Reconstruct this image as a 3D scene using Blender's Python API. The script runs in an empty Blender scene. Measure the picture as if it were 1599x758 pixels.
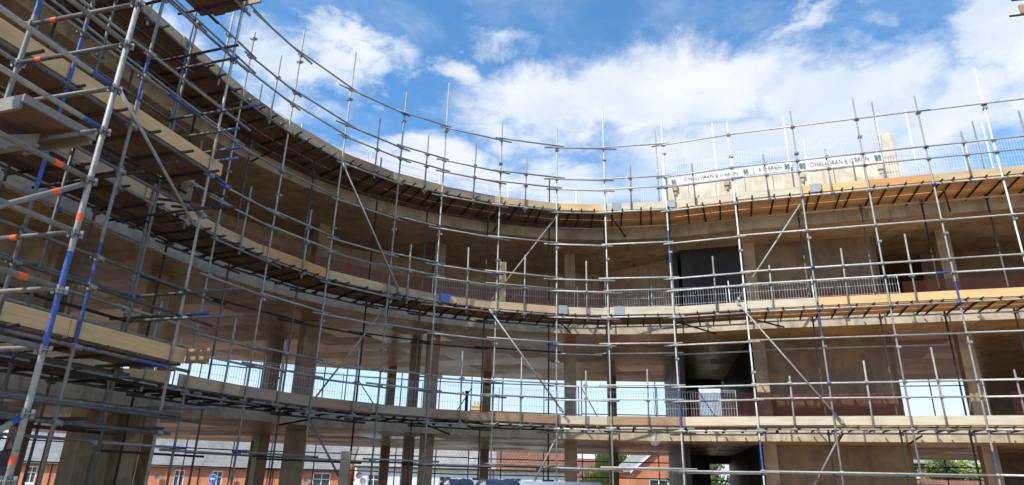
import bpy, math, random
from mathutils import Vector, noise
random.seed(7)
R = math.radians
C = bpy.context.scene.collection

# ------------------------------------------------------------------ camera numbers (solved from the standards)
F, PITCH, ROLL, EYE = 1016.0, R(20.23), R(1.445), 1.65
def ray(u, v):
    x2 = (u-799.5)/F; y2 = (379-v)/F
    c, s = math.cos(ROLL), math.sin(ROLL)
    x = c*x2-s*y2; y = s*x2+c*y2
    return Vector((x, math.cos(PITCH)-y*math.sin(PITCH), math.sin(PITCH)+y*math.cos(PITCH)))
EY = Vector((0, 0, EYE))
def at_z(u, v, z):
    d = ray(u, v); return EY+d*((z-EYE)/d.z)
def at_y(u, v, y):
    d = ray(u, v); return EY+d*(y/d.y)
def at_plane(u, v, P, Q):
    d = ray(u, v); n = Vector((-(Q[1]-P[1]), Q[0]-P[0]))
    t = (n.x*P[0]+n.y*P[1])/(n.x*d.x+n.y*d.y); return EY+d*t

# ------------------------------------------------------------------ materials
MATS = {}
def newmat(name):
    m = bpy.data.materials.new(name); m.use_nodes = True
    nt = m.node_tree; b = nt.nodes['Principled BSDF']
    MATS[name] = m
    return m, nt, b
def N(nt, t, **k):
    n = nt.nodes.new(t)
    for a, v in k.items():
        if a.startswith('i_'): n.inputs[a[2:].replace('_', ' ')].default_value = v
        else: setattr(n, a, v)
    return n
def ramp(nt, fac, stops):
    r = N(nt, 'ShaderNodeValToRGB'); nt.links.new(fac, r.inputs[0])
    while len(r.color_ramp.elements) < len(stops): r.color_ramp.elements.new(0.5)
    for e, (p, c) in zip(r.color_ramp.elements, stops): e.position = p; e.color = (*c, 1)
    return r.outputs[0]
def mixc(nt, fac, a, b, mode='MIX'):
    m = N(nt, 'ShaderNodeMix', data_type='RGBA', blend_type=mode)
    if hasattr(fac, 'node'): nt.links.new(fac, m.inputs[0])
    else: m.inputs[0].default_value = fac
    for i, s in ((6, a), (7, b)):
        if hasattr(s, 'node'): nt.links.new(s, m.inputs[i])
        else: m.inputs[i].default_value = (*s, 1)
    return m.outputs[2]
def bump(nt, b, h, st=.3, d=.01):
    n = N(nt, 'ShaderNodeBump'); n.inputs['Strength'].default_value = st; n.inputs['Distance'].default_value = d
    nt.links.new(h, n.inputs['Height']); nt.links.new(n.outputs[0], b.inputs['Normal'])
def geo_noise(nt, scale, detail=4, vec=None, rough=.6):
    n = N(nt, 'ShaderNodeTexNoise'); n.inputs['Scale'].default_value = scale; n.inputs['Detail'].default_value = detail
    n.inputs['Roughness'].default_value = rough
    if vec is None:
        g = N(nt, 'ShaderNodeNewGeometry'); vec = g.outputs['Position']
    nt.links.new(vec, n.inputs['Vector'])
    return n.outputs[0]

def metal_mat(name, c1, c2, metallic, rough, spread=.35, flecks=None):
    m, nt, b = newmat(name)
    oi = N(nt, 'ShaderNodeObjectInfo')
    n1 = geo_noise(nt, 9, 5); n2 = geo_noise(nt, 45, 3)
    col = ramp(nt, n1, [(.3, c1), (.7, c2)])
    hsv = N(nt, 'ShaderNodeHueSaturation')
    mr = N(nt, 'ShaderNodeMapRange'); nt.links.new(oi.outputs['Random'], mr.inputs[0])
    mr.inputs[3].default_value = 1-spread; mr.inputs[4].default_value = 1+spread*.6
    nt.links.new(mr.outputs[0], hsv.inputs['Value']); nt.links.new(col, hsv.inputs['Color'])
    c = hsv.outputs[0]
    if flecks:
        f = ramp(nt, n2, [(.56, (0, 0, 0)), (.68, (1, 1, 1))])
        c = mixc(nt, f, c, flecks)
    nt.links.new(c, b.inputs['Base Color'])
    b.inputs['Metallic'].default_value = metallic; b.inputs['Roughness'].default_value = rough
    bump(nt, b, n2, .25, .003)
    return m
STEEL = metal_mat('galvanised_steel', (.23, .225, .205), (.38, .375, .345), .1, .55, .35, (.16, .13, .1))
STEEL_SUN = metal_mat('sunlit_galvanised_steel', (.38, .38, .365), (.60, .60, .58), .1, .52, .5, (.22, .2, .17))  # lighter copy of the galvanised steel, sunlight painted into the colour
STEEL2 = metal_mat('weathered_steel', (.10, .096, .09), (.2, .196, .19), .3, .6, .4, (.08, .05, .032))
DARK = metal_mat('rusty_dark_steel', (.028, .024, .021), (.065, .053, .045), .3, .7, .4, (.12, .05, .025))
RING = metal_mat('zinc_steel', (.2, .2, .195), (.36, .36, .35), .3, .5, .3, (.15, .12, .1))
BLUE = metal_mat('worn_blue_paint', (.018, .06, .24), (.03, .1, .36), 0, .5, .3, (.15, .17, .22))
ORANGE = metal_mat('orange_tape', (.8, .1, .03), (.85, .14, .04), 0, .5, .1)
WIRE = metal_mat('white_mesh_wire', (.62, .64, .66), (.75, .77, .78), .2, .45, .1)
REDP = metal_mat('red_plastic', (.45, .03, .03), (.6, .05, .04), 0, .5, .1)
WHITEP = metal_mat('white_plastic', (.72, .72, .7), (.82, .82, .8), 0, .5, .05)
BLACKP = metal_mat('black_rubber', (.012, .012, .014), (.03, .03, .03), 0, .7, .1)
ALU = metal_mat('dusty_aluminium', (.19, .18, .155), (.29, .28, .245), .2, .6, .15, (.2, .18, .15))

def timber(name, base, dark, var=.25, stain=(.2, .17, .13)):
    m, nt, b = newmat(name)
    uv = N(nt, 'ShaderNodeUVMap'); oi = N(nt, 'ShaderNodeObjectInfo')
    g = N(nt, 'ShaderNodeNewGeometry')
    add = N(nt, 'ShaderNodeMath', operation='ADD'); nt.links.new(oi.outputs['Random'], add.inputs[0]); nt.links.new(g.outputs['Random Per Island'], add.inputs[1])
    comb = N(nt, 'ShaderNodeCombineXYZ'); mul = N(nt, 'ShaderNodeMath', operation='MULTIPLY'); mul.inputs[1].default_value = 37
    nt.links.new(add.outputs[0], mul.inputs[0]); nt.links.new(mul.outputs[0], comb.inputs[2])
    va = N(nt, 'ShaderNodeVectorMath', operation='ADD'); nt.links.new(uv.outputs[0], va.inputs[0]); nt.links.new(comb.outputs[0], va.inputs[1])
    mp = N(nt, 'ShaderNodeVectorMath', operation='MULTIPLY'); mp.inputs[1].default_value = (1.2, 22, 1)
    nt.links.new(va.outputs[0], mp.inputs[0])
    gr = geo_noise(nt, 1.6, 6, mp.outputs[0], .65)
    mp2 = N(nt, 'ShaderNodeVectorMath', operation='MULTIPLY'); mp2.inputs[1].default_value = (.9, 2.5, 1)
    nt.links.new(va.outputs[0], mp2.inputs[0])
    st = geo_noise(nt, 1.5, 5, mp2.outputs[0], .6)
    col = ramp(nt, gr, [(.3, dark), (.6, base)])
    f = ramp(nt, st, [(.48, (0, 0, 0)), (.75, (.75, .75, .75))])
    col = mixc(nt, f, col, stain)
    hsv = N(nt, 'ShaderNodeHueSaturation'); mr = N(nt, 'ShaderNodeMapRange')
    nt.links.new(g.outputs['Random Per Island'], mr.inputs[0]); mr.inputs[3].default_value = 1-var; mr.inputs[4].default_value = 1+var
    nt.links.new(mr.outputs[0], hsv.inputs['Value']); nt.links.new(col, hsv.inputs['Color'])
    nt.links.new(hsv.outputs[0], b.inputs['Base Color'])
    b.inputs['Roughness'].default_value = .8
    bump(nt, b, gr, .35, .004)
    return m
T_YEL = timber('new_yellow_timber', (.72, .47, .22), (.56, .36, .16), .08, (.44, .30, .16))
T_TAN = timber('tan_timber', (.56, .41, .235), (.42, .29, .155), .1, (.34, .26, .17))
T_PALE = timber('pale_timber', (.60, .53, .40), (.46, .39, .28), .08, (.38, .34, .27))
T_GREY = timber('weathered_grey_timber', (.38, .295, .205), (.26, .19, .13), .12, (.2, .16, .12))
T_BROWN = timber('brown_timber', (.38, .24, .14), (.26, .16, .09), .12, (.2, .15, .11))
T_ORG = timber('orange_timber', (.58, .31, .12), (.45, .22, .08), .1, (.36, .2, .1))
DECK_OLD = timber('old_deck_boards', (.18, .105, .062), (.10, .06, .038), .3, (.065, .042, .03))
DECK_NEW = timber('newer_deck_boards', (.60, .36, .15), (.45, .25, .1), .22, (.28, .18, .1))

def concrete(name, c1, c2, dark, sc=.6, joints=True, b_=.15):
    m, nt, b = newmat(name)
    n1 = geo_noise(nt, sc, 6); n2 = geo_noise(nt, 14, 4)
    col = ramp(nt, n1, [(.3, c1), (.7, c2)])
    w = geo_noise(nt, 2.3, 5, None, .7)
    f = ramp(nt, w, [(.46, (0, 0, 0)), (.66, (.95, .95, .95))])
    col = mixc(nt, f, col, dark)
    mv = N(nt, 'ShaderNodeMapping'); mv.inputs['Scale'].default_value = (3.5, 3.5, .35); gp = N(nt, 'ShaderNodeNewGeometry'); nt.links.new(gp.outputs['Position'], mv.inputs[0])
    dr = geo_noise(nt, 1.3, 4, mv.outputs[0], .6)
    col = mixc(nt, ramp(nt, dr, [(.52, (0, 0, 0)), (.7, (.6, .6, .6))]), col, tuple(q*.72 for q in dark))
    pt = geo_noise(nt, .9, 2, None, .4)
    col = mixc(nt, ramp(nt, pt, [(.58, (0, 0, 0)), (.62, (.45, .45, .45))]), col, tuple(min(.8, q*1.22) for q in c2))
    if joints:
        g = N(nt, 'ShaderNodeNewGeometry'); br = N(nt, 'ShaderNodeTexBrick')
        br.inputs['Scale'].default_value = 1; br.inputs['Brick Width'].default_value = 2.44; br.inputs['Row Height'].default_value = 1.22
        br.inputs['Mortar Size'].default_value = .012
        br.inputs['Color1'].default_value = (.78, .78, .78, 1); br.inputs['Color2'].default_value = (1.12, 1.1, 1.06, 1); br.inputs['Mortar'].default_value = (.5, .48, .45, 1)
        ro = N(nt, 'ShaderNodeMapping'); ro.inputs['Rotation'].default_value = (0, 0, .3)
        nt.links.new(g.outputs['Position'], ro.inputs[0]); nt.links.new(ro.outputs[0], br.inputs['Vector'])
        col = mixc(nt, .85, col, br.outputs[0], 'MULTIPLY')
    nt.links.new(col, b.inputs['Base Color'])
    r = N(nt, 'ShaderNodeMapRange'); nt.links.new(n1, r.inputs[0]); r.inputs[3].default_value = .3; r.inputs[4].default_value = .7
    nt.links.new(r.outputs[0], b.inputs['Roughness'])
    if joints:
        rr = N(nt, 'ShaderNodeMapRange'); rr.inputs[1].default_value = .75; rr.inputs[2].default_value = 1.12; rr.inputs[3].default_value = .22; rr.inputs[4].default_value = .6
        nt.links.new(br.outputs[0], rr.inputs[0]); nt.links.new(rr.outputs[0], b.inputs['Roughness'])
    bump(nt, b, n2, b_, .01)
    return m
CONC = concrete('slab_concrete', (.42, .27, .135), (.58, .385, .20), (.28, .18, .09))
CONC_R = concrete('roof_slab_soffit', (.42, .31, .20), (.54, .41, .27), (.30, .22, .145))  # greyer slab copy; interior bounce light is put into this colour
CONC_E = concrete('slab_edge_concrete', (.42, .36, .27), (.55, .48, .37), (.31, .26, .19), 1.2, False)
COLM = concrete('column_concrete', (.33, .24, .15), (.44, .325, .205), (.23, .165, .1), 1.4, False)
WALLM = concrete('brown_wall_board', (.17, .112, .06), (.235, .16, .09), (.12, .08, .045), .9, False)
DWALL = concrete('dark_interior_wall', (.012, .011, .0115), (.022, .02, .02), (.009, .008, .009), 1, False)  # near-black; deep shade of lobby and doorway put into the colour
BLOCK = concrete('pale_block', (.56, .50, .39), (.66, .60, .48), (.46, .40, .3), 2, False)
GROUND = concrete('site_ground', (.30, .235, .16), (.40, .32, .225), (.22, .17, .12), .25, False, .6)

def brickmat(name, c1, c2, mortar, bw=.225, rh=.075, ms=.01, rough=.85):
    m, nt, b = newmat(name)
    uv = N(nt, 'ShaderNodeUVMap'); br = N(nt, 'ShaderNodeTexBrick')
    br.inputs['Scale'].default_value = 1; br.inputs['Brick Width'].default_value = bw; br.inputs['Row Height'].default_value = rh
    br.inputs['Mortar Size'].default_value = ms
    br.inputs['Color1'].default_value = (*c1, 1); br.inputs['Color2'].default_value = (*c2, 1); br.inputs['Mortar'].default_value = (*mortar, 1)
    nt.links.new(uv.outputs[0], br.inputs['Vector'])
    n = geo_noise(nt, .8, 5)
    f = ramp(nt, n, [(.3, (.75, .75, .75)), (.7, (1.1, 1.1, 1.1))])
    col = mixc(nt, 1, br.outputs[0], f, 'MULTIPLY')
    nt.links.new(col, b.inputs['Base Color']); b.inputs['Roughness'].default_value = rough
    bump(nt, b, br.outputs[1], -.3, .01)
    return m
BRICK = brickmat('orange_red_brick', (.70, .20, .06), (.58, .15, .048), (.42, .32, .24))
SLATE = brickmat('grey_slate', (.25, .25, .25), (.19, .19, .195), (.12, .12, .12), .5, .25, .015)
SLATE_P = brickmat('pale_grey_tile', (.36, .35, .32), (.29, .28, .26), (.18, .17, .16), .33, .3, .02)
TILE = brickmat('brown_clay_tile', (.28, .12, .075), (.21, .09, .06), (.1, .05, .035), .3, .3, .025)
RENDER_W = concrete('white_render', (.70, .71, .70), (.80, .80, .79), (.62, .62, .6), .6, False)

def plain(name, c, rough=.6, metallic=0):
    m, nt, b = newmat(name)
    n = geo_noise(nt, 6, 4)
    col = mixc(nt, n, tuple(x*.85 for x in c), tuple(min(1, x*1.12) for x in c))
    nt.links.new(col, b.inputs['Base Color']); b.inputs['Roughness'].default_value = rough; b.inputs['Metallic'].default_value = metallic
    return m
UPVC = plain('white_window_frame', (.78, .78, .77), .4)
GLASS = plain('dark_window_glass', (.045, .06, .075), .08)
SIGNB = plain('road_sign_blue', (.02, .12, .5), .4)
BANNER = plain('banner_white', (.82, .82, .8), .6)
LETTER = plain('banner_lettering_grey', (.2, .205, .22), .6)
LOGO_G = plain('banner_logo_green', (.06, .18, .14), .6)
TARP = metal_mat('blue_wrap', (.016, .02, .04), (.03, .045, .09), 0, .4, .1)
PIPEM = plain('pale_grey_pipe', (.28, .32, .38), .4)
STEELCAP = plain('grey_metal_box', (.3, .34, .36), .5)
DISH = plain('satellite_dish_grey', (.16, .16, .16), .5)
BARK = plain('tree_bark', (.13, .10, .07), .9)

def leafmat(name, c1, c2):
    m, nt, b = newmat(name)
    g = N(nt, 'ShaderNodeNewGeometry')
    col = mixc(nt, g.outputs['Random Per Island'], c1, c2)
    nt.links.new(col, b.inputs['Base Color']); b.inputs['Roughness'].default_value = .7
    tr = N(nt, 'ShaderNodeBsdfTranslucent'); nt.links.new(col, tr.inputs[0])
    mx = N(nt, 'ShaderNodeMixShader'); mx.inputs[0].default_value = .35
    nt.links.new(b.outputs[0], mx.inputs[1]); nt.links.new(tr.outputs[0], mx.inputs[2])
    nt.links.new(mx.outputs[0], nt.nodes['Material Output'].inputs[0])
    return m
LEAF_Y = leafmat('willow_leaves', (.22, .28, .06), (.34, .4, .1))
LEAF_D = leafmat('evergreen_leaves', (.05, .1, .025), (.11, .18, .04))
LEAF_M = leafmat('spring_leaves', (.09, .14, .035), (.18, .22, .07))

def netmat(name, col, alpha):
    m, nt, b = newmat(name)
    uv = N(nt, 'ShaderNodeUVMap'); w = []
    for i, sc in ((0, 30.0), (1, 30.0)):
        sp = N(nt, 'ShaderNodeSeparateXYZ'); nt.links.new(uv.outputs[0], sp.inputs[0])
        mu = N(nt, 'ShaderNodeMath', operation='MULTIPLY'); nt.links.new(sp.outputs[i], mu.inputs[0]); mu.inputs[1].default_value = sc
        fr = N(nt, 'ShaderNodeMath', operation='FRACT'); nt.links.new(mu.outputs[0], fr.inputs[0])
        lt = N(nt, 'ShaderNodeMath', operation='LESS_THAN'); nt.links.new(fr.outputs[0], lt.inputs[0]); lt.inputs[1].default_value = alpha
        w.append(lt.outputs[0])
    mx = N(nt, 'ShaderNodeMath', operation='MAXIMUM'); nt.links.new(w[0], mx.inputs[0]); nt.links.new(w[1], mx.inputs[1])
    b.inputs['Base Color'].default_value = (*col, 1); nt.links.new(mx.outputs[0], b.inputs['Alpha']); b.inputs['Roughness'].default_value = .8
    return m
NET = netmat('red_plastic_netting', (.19, .05, .035), .36)
m, nt, b = newmat('clear_plastic_bag'); b.inputs['Base Color'].default_value = (.7, .7, .68, 1); b.inputs['Alpha'].default_value = .12; b.inputs['Roughness'].default_value = .25
BAG = m

# ------------------------------------------------------------------ mesh builder
class MB:
    def __init__(s): s.v = []; s.f = []; s.m = []; s.uv = []
    def quad(s, pts, uvs, mi=0):
        i = len(s.v); s.v += [tuple(p) for p in pts]; s.f.append(tuple(range(i, i+len(pts)))); s.uv.append(uvs); s.m.append(mi)
    def box8(s, p, mi=0, shared=True):
        """p: 8 corners: bottom 0-3 (ccw), top 4-7; 0->1 is the length direction"""
        i = len(s.v); s.v += [tuple(q) for q in p]; p = [Vector(q) for q in p]
        L = (p[1]-p[0]).length; W = (p[3]-p[0]).length; H = (p[4]-p[0]).length
        for f, a, bb in (((0, 3, 2, 1), W, L), ((4, 5, 6, 7), L, W), ((0, 1, 5, 4), L, H), ((1, 2, 6, 5), W, H), ((2, 3, 7, 6), L, H), ((3, 0, 4, 7), W, H)):
            s.f.append(tuple(i+k for k in f)); s.m.append(mi)
            if f == (0, 3, 2, 1): s.uv.append([(0, 0), (0, W), (L, W), (L, 0)])
            elif f == (4, 5, 6, 7): s.uv.append([(0, 0), (L, 0), (L, W), (0, W)])
            else: s.uv.append([(0, 0), (a, 0), (a, bb), (0, bb)])
    def box(s, a, b, w, z0, z1, mi=0, off=0):
        """box along plan segment a->b, width w centred at sideways offset off"""
        a = Vector(a[:2]); b = Vector(b[:2]); d = (b-a).normalized(); n = Vector((-d.y, d.x))
        q = [a+n*(off-w/2), b+n*(off-w/2), b+n*(off+w/2), a+n*(off+w/2)]
        s.box8([(k.x, k.y, z0) for k in q]+[(k.x, k.y, z1) for k in q], mi)
    def cube(s, x0, x1, y0, y1, z0, z1, mi=0):
        s.box((x0, (y0+y1)/2), (x1, (y0+y1)/2), y1-y0, z0, z1, mi)
    def tube(s, p0, p1, r, n=10, segs=None, cap=True, r1=None):
        """segs: list of (t, mat) break points"""
        p0 = Vector(p0); p1 = Vector(p1); d = (p1-p0).normalized()
        u = d.orthogonal().normalized(); w = d.cross(u); r1 = r if r1 is None else r1
        segs = segs or [(0, 0)]
        ts = [t for t, _ in segs]+[1.0]; L = (p1-p0).length
        base = len(s.v)
        for t in ts:
            c = p0.lerp(p1, t); rr = r+(r1-r)*t
            for k in range(n):
                a = 2*math.pi*k/n; s.v.append(tuple(c+(u*math.cos(a)+w*math.sin(a))*rr))
        for j, (t, mi) in enumerate(segs):
            for k in range(n):
                a = base+j*n+k; b2 = base+j*n+(k+1) % n
                s.f.append((a, b2, b2+n, a+n)); s.m.append(mi)
                s.uv.append([(ts[j]*L, k/n), (ts[j]*L, (k+1)/n), (ts[j+1]*L, (k+1)/n), (ts[j+1]*L, k/n)])
        if cap:
            s.f.append(tuple(base+k for k in reversed(range(n)))); s.m.append(segs[0][1]); s.uv.append([(0, 0)]*n)
            e = base+(len(ts)-1)*n
            s.f.append(tuple(e+k for k in range(n))); s.m.append(segs[-1][1]); s.uv.append([(0, 0)]*n)
    def build(s, name, mats, parent=None, label=None, smooth=False, **props):
        org = Vector((0, 0, 0)); p = parent
        while p is not None: org += p.location; p = p.parent
        if not isinstance(mats, (list, tuple)): mats = [mats]
        me = bpy.data.meshes.new(name)
        me.from_pydata([tuple(Vector(v)-org) for v in s.v], [], s.f)
        for mm in mats: me.materials.append(mm)
        me.polygons.foreach_set('material_index', s.m)
        ul = me.uv_layers.new(name='UVMap'); flat = []
        for uv in s.uv:
            for a in uv: flat += [a[0], a[1]]
        ul.data.foreach_set('uv', flat)
        if smooth: me.polygons.foreach_set('use_smooth', [len(f) == 4 for f in s.f])
        me.update()
        o = bpy.data.objects.new(name, me); C.objects.link(o)
        if parent is not None: o.parent = parent
        if label: o['label'] = label
        for k, v in props.items(): o[k] = v
        return o
def thing(name, label, cat, loc=(0, 0, 0), group=None):
    o = bpy.data.objects.new(name, None); C.objects.link(o); o.location = loc; o.empty_display_size = .1
    o['label'] = label; o['category'] = cat
    if group: o['group'] = group
    return o
def tube(name, p0, p1, r, mats, parent, segs=None, n=10, label=None):
    m = MB(); m.tube(p0, p1, r, n, segs); return m.build(name, mats, parent, label, smooth=True)
TR = .0242
def paint(rng, L, p=.25):
    """random blue painted stretches of a tube"""
    if rng.random() > p: return [(0, 0)]
    k = rng.random()
    if k < .4: t = .35/L; return [(0, 1), (min(.5, t), 0)]
    if k < .8: t = .35/L; return [(0, 0), (max(.5, 1-t), 1)]
    a = rng.uniform(.3, .6); return [(0, 0), (a, 1), (min(.95, a+.5/L), 0)]

# ------------------------------------------------------------------ plan of the curve
OUT = [(-9.0, 2.7), (-8.55, 4.4), (-8.1, 6.1), (-7.65, 7.8), (-7.2, 9.5), (-6.75, 11.2), (-6.27, 12.9), (-5.67, 14.38), (-4.71, 15.95), (-3.36, 17.2), (-2.15, 17.95),
       (-.43, 18.65), (1.39, 19.05), (2.95, 19.06), (4.83, 18.72), (6.71, 17.97), (8.49, 17.4), (10.18, 16.87), (11.73, 16.38), (13.32, 15.9),
       (15.0, 15.37), (16.7, 14.84), (18.4, 14.3), (20.1, 13.77)]
NP = len(OUT); OV = [Vector(p) for p in OUT]
NRM = []                                        # normal pointing to the building
for i in range(NP):
    d = (OV[min(i+1, NP-1)]-OV[max(i-1, 0)]).normalized(); NRM.append(Vector((-d.y, d.x)))
def off(i, o): return OV[i]+NRM[i]*o
def dirn(i): return (OV[min(i+1, NP-1)]-OV[max(i-1, 0)]).normalized()
def v3(p, z): return Vector((p[0], p[1], z))
LZ = dict(T1=12.05, G1a=10.90, G1b=10.53, L1=9.73, M1=8.65, G2a=7.53, G2b=7.15, L2=6.33, M2=5.52, G3a=4.32, G3b=3.92, L3=3.13, M3=2.08)
TOPS = [12.6, 12.8, 12.5, 12.9, 12.6, 12.4, 11.59, 12.84, 13.34, 12.82, 13.7, 12.74, 12.79, 13.68, 12.94, 12.51, 12.62, 12.81, 12.61, 13.26, 12.8, 13.1, 12.7, 12.9]
def smooth(i0, i1, o, n=6):
    """Catmull-Rom through the offset path"""
    P = [off(i, o) for i in range(i0, i1+1)]; res = []
    for k in range(len(P)-1):
        a, b, c, d = P[max(k-1, 0)], P[k], P[k+1], P[min(k+2, len(P)-1)]
        for j in range(n):
            t = j/n
            res.append(.5*((2*b)+(c-a)*t+(2*a-5*b+4*c-d)*t*t+(3*b-a-3*c+d)*t*t*t))
    res.append(P[-1]); return res

# ------------------------------------------------------------------ ground
g = MB()
xs = [-1500, -400, -120, -60]+list(range(-45, 46, 5))+[60, 120, 400, 1500]
ys = [-1500, -400, -100, -40, -20, -10, 0, 5, 10, 15, 20, 25, 30, 33.4, 33.6, 36, 42, 50, 60, 80, 120, 400, 1500]
def gz(x, y):
    base = 0 if y <= 33.5 else -3.2
    if y < -30 or abs(x) > 50: base = -.3 if y <= 33.5 else -3.2
    return base+.03*noise.noise(Vector((x*.2, y*.2, 0)))
for iy in range(len(ys)-1):
    for ix in range(len(xs)-1):
        q = [(xs[ix], ys[iy]), (xs[ix+1], ys[iy]), (xs[ix+1], ys[iy+1]), (xs[ix], ys[iy+1])]
        g.quad([(x, y, gz(x, y)) for x, y in q], q)
gr = g.build('ground', GROUND, kind='structure')
ASPH = concrete('asphalt', (.045, .045, .047), (.065, .065, .065), (.035, .035, .035), 1, False)
rd = MB(); rd.quad([(-200, 50, -3.13), (200, 50, -3.13), (200, 56, -3.13), (-200, 56, -3.13)], [(0, 0), (1, 0), (1, 1), (0, 1)])
rd.build('road', ASPH, kind='structure')
pv = MB(); pv.cube(-200, 200, 56.02, 58, -3.3, -3.0); pv.build('pavement', CONC_E, kind='structure')

# ------------------------------------------------------------------ the building
bld = thing('concrete_frame_building', 'curved unfinished concrete frame building with open storeys behind the scaffolding', 'building', (0, 24, 0))
BACK = [(-26, 4), (-23.5, 12), (-20.5, 18.5), (-16.5, 24.3), (-13.2, 27.0), (-9.6, 28.2), (-6, 29.6), (-2.6, 30.4), (1.8, 31), (7.6, 30.6), (13, 29.3), (18, 28), (24, 26), (30.5, 23.8)]
BV = [Vector(p) for p in BACK]
def back_path(o):
    r = []
    for i in range(len(BV)):
        d = (BV[min(i+1, len(BV)-1)]-BV[max(i-1, 0)]).normalized(); r.append(BV[i]+Vector((-d.y, d.x))*o)
    return r
def slab(z0, z1, mt=None):
    m = MB(); fr = smooth(0, NP-1, 1.62, 5)
    bk = back_path(0)
    # resample the back to the front's count
    L = [0]
    for i in range(1, len(bk)): L.append(L[-1]+(bk[i]-bk[i-1]).length)
    n = len(fr); bb = []
    for k in range(n):
        t = L[-1]*k/(n-1); i = 0
        while i < len(L)-2 and L[i+1] < t: i += 1
        bb.append(bk[i].lerp(bk[i+1], (t-L[i])/(L[i+1]-L[i])))
    s = 0
    for k in range(n-1):
        a, b2, c, d = fr[k], fr[k+1], bb[k+1], bb[k]
        l = (b2-a).length
        m.quad([v3(a, z1), v3(b2, z1), v3(c, z1), v3(d, z1)], [tuple(a), tuple(b2), tuple(c), tuple(d)], 0)
        m.quad([v3(d, z0), v3(c, z0), v3(b2, z0), v3(a, z0)], [tuple(d), tuple(c), tuple(b2), tuple(a)], 0)
        m.quad([v3(a, z0), v3(b2, z0), v3(b2, z1), v3(a, z1)], [(s, 0), (s+l, 0), (s+l, .36), (s, .36)], 1)
        m.quad([v3(c, z0), v3(d, z0), v3(d, z1), v3(c, z1)], [(0, 0), (1, 0), (1, .25), (0, .25)], 1)
        s += l
    for k in (0, n-1):
        a, d = fr[k], bb[k]; p = [v3(a, z0), v3(a, z1), v3(d, z1), v3(d, z0)]
        if k: p.reverse()
        m.quad(p, [(0, 0), (0, 1), (1, 1), (1, 0)], 1)
    return m.build('slab', [mt or CONC, CONC_E], bld)
SB = [2.93, 6.2, 9.45]; ST = [3.29, 6.56, 9.81]
for a, b2 in zip(SB, ST): slab(a, b2, CONC_R if a > 9 else None)
slab(-.35, .02)
# columns
def column(x, y, w, d, z0, z1, ang, mat=COLM):
    m = MB(); c, s = math.cos(ang)*w/2, math.sin(ang)*w/2
    m.box((x-c, y-s), (x+c, y+s), d, z0, z1)
    # pour joint collar marks: a thin rebate line near the head
    m.build('column', mat, bld)
FC = [(-10.1, 11.0, 1.27), (-8.6, 15.4, 1.2), (-6.25, 20.1, .85), (-2.55, 21.65, .35), (2.1, 22.4, 0), (8.02, 20.75, -.32), (13.6, 19.2, -.32), (18.9, 17.2, -.32)]
MC = [(-12.6, 17.6, 1.1), (-8.25, 22.95, .8), (-3.5, 24.3, .3), (-13, 24.6, .7), (-5.05, 28.4, .3), (-.95, 29.2, .1), (4.6, 29.4, 0), (-9.9, 26.9, .4)]
for z0, z1 in ((.02, 2.93), (3.29, 6.2), (6.56, 9.45)):
    for k, (x, y, a) in enumerate(FC): column(x, y, .38 if k != 2 else .5, .36, z0, z1, a)
    for x, y, a in MC: column(x, y, .36, .36, z0, z1, a)
# storey 0 shear walls far left
def wall(name, a, b2, w, z0, z1, mat, label=None, o=0):
    m = MB(); m.box(a, b2, w, z0, z1, 0, o); return m.build(name, mat, bld, label)
wall('wall', (-8.85, 13.9), (-9.05, 16.6), .3, .02, 2.93, COLM)
wall('wall', (-10.2, 11.6), (-9.8, 13.2), .3, 3.29, 6.2, COLM)
# brown wall panels in the right hand part
WA, WB = Vector((8.22, 20.95)), Vector((11.66, 19.8))
for z0, z1 in ((.02, 2.93), (3.29, 6.2), (6.56, 9.45)):
    wall('wall', WA, WB, .2, z0, z1, WALLM, 'brown boarded wall set back between the storeys')
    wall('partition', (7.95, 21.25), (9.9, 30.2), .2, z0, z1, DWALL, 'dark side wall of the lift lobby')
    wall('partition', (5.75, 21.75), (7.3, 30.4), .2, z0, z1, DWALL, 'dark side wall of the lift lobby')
# dark lobby end walls with an opening
def holed(a, b2, z0, z1, t0, t1, h0, h1, mat, w=.2):
    a = Vector(a); b2 = Vector(b2); m = MB(); P = lambda t: a.lerp(b2, t)
    m.box(P(0), P(t0), w, z0, z1); m.box(P(t1), P(1), w, z0, z1)
    if h0 > z0+.01: m.box(P(t0+.0005), P(t1-.0005), w, z0, h0)
    if h1 < z1-.01: m.box(P(t0+.0005), P(t1-.0005), w, h1, z1)
    return m.build('wall', mat, bld)
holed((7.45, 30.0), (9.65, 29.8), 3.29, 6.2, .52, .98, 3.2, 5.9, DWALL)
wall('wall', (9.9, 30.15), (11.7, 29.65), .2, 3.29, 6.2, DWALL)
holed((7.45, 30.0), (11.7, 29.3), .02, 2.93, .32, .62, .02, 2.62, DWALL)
wall('wall', (5.95, 21.62), (7.78, 21.02), .2, 6.56, 9.45, DWALL, 'dark panel standing for the shaded doorway of the middle storey')  # solid dark panels stand in for the shade inside the doorway
wall('wall', (6.4, 21.47), (7.3, 21.18), .12, 6.57, 8.9, BLACKP, 'black panel standing for the deep shade in the doorway', -.17)
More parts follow.
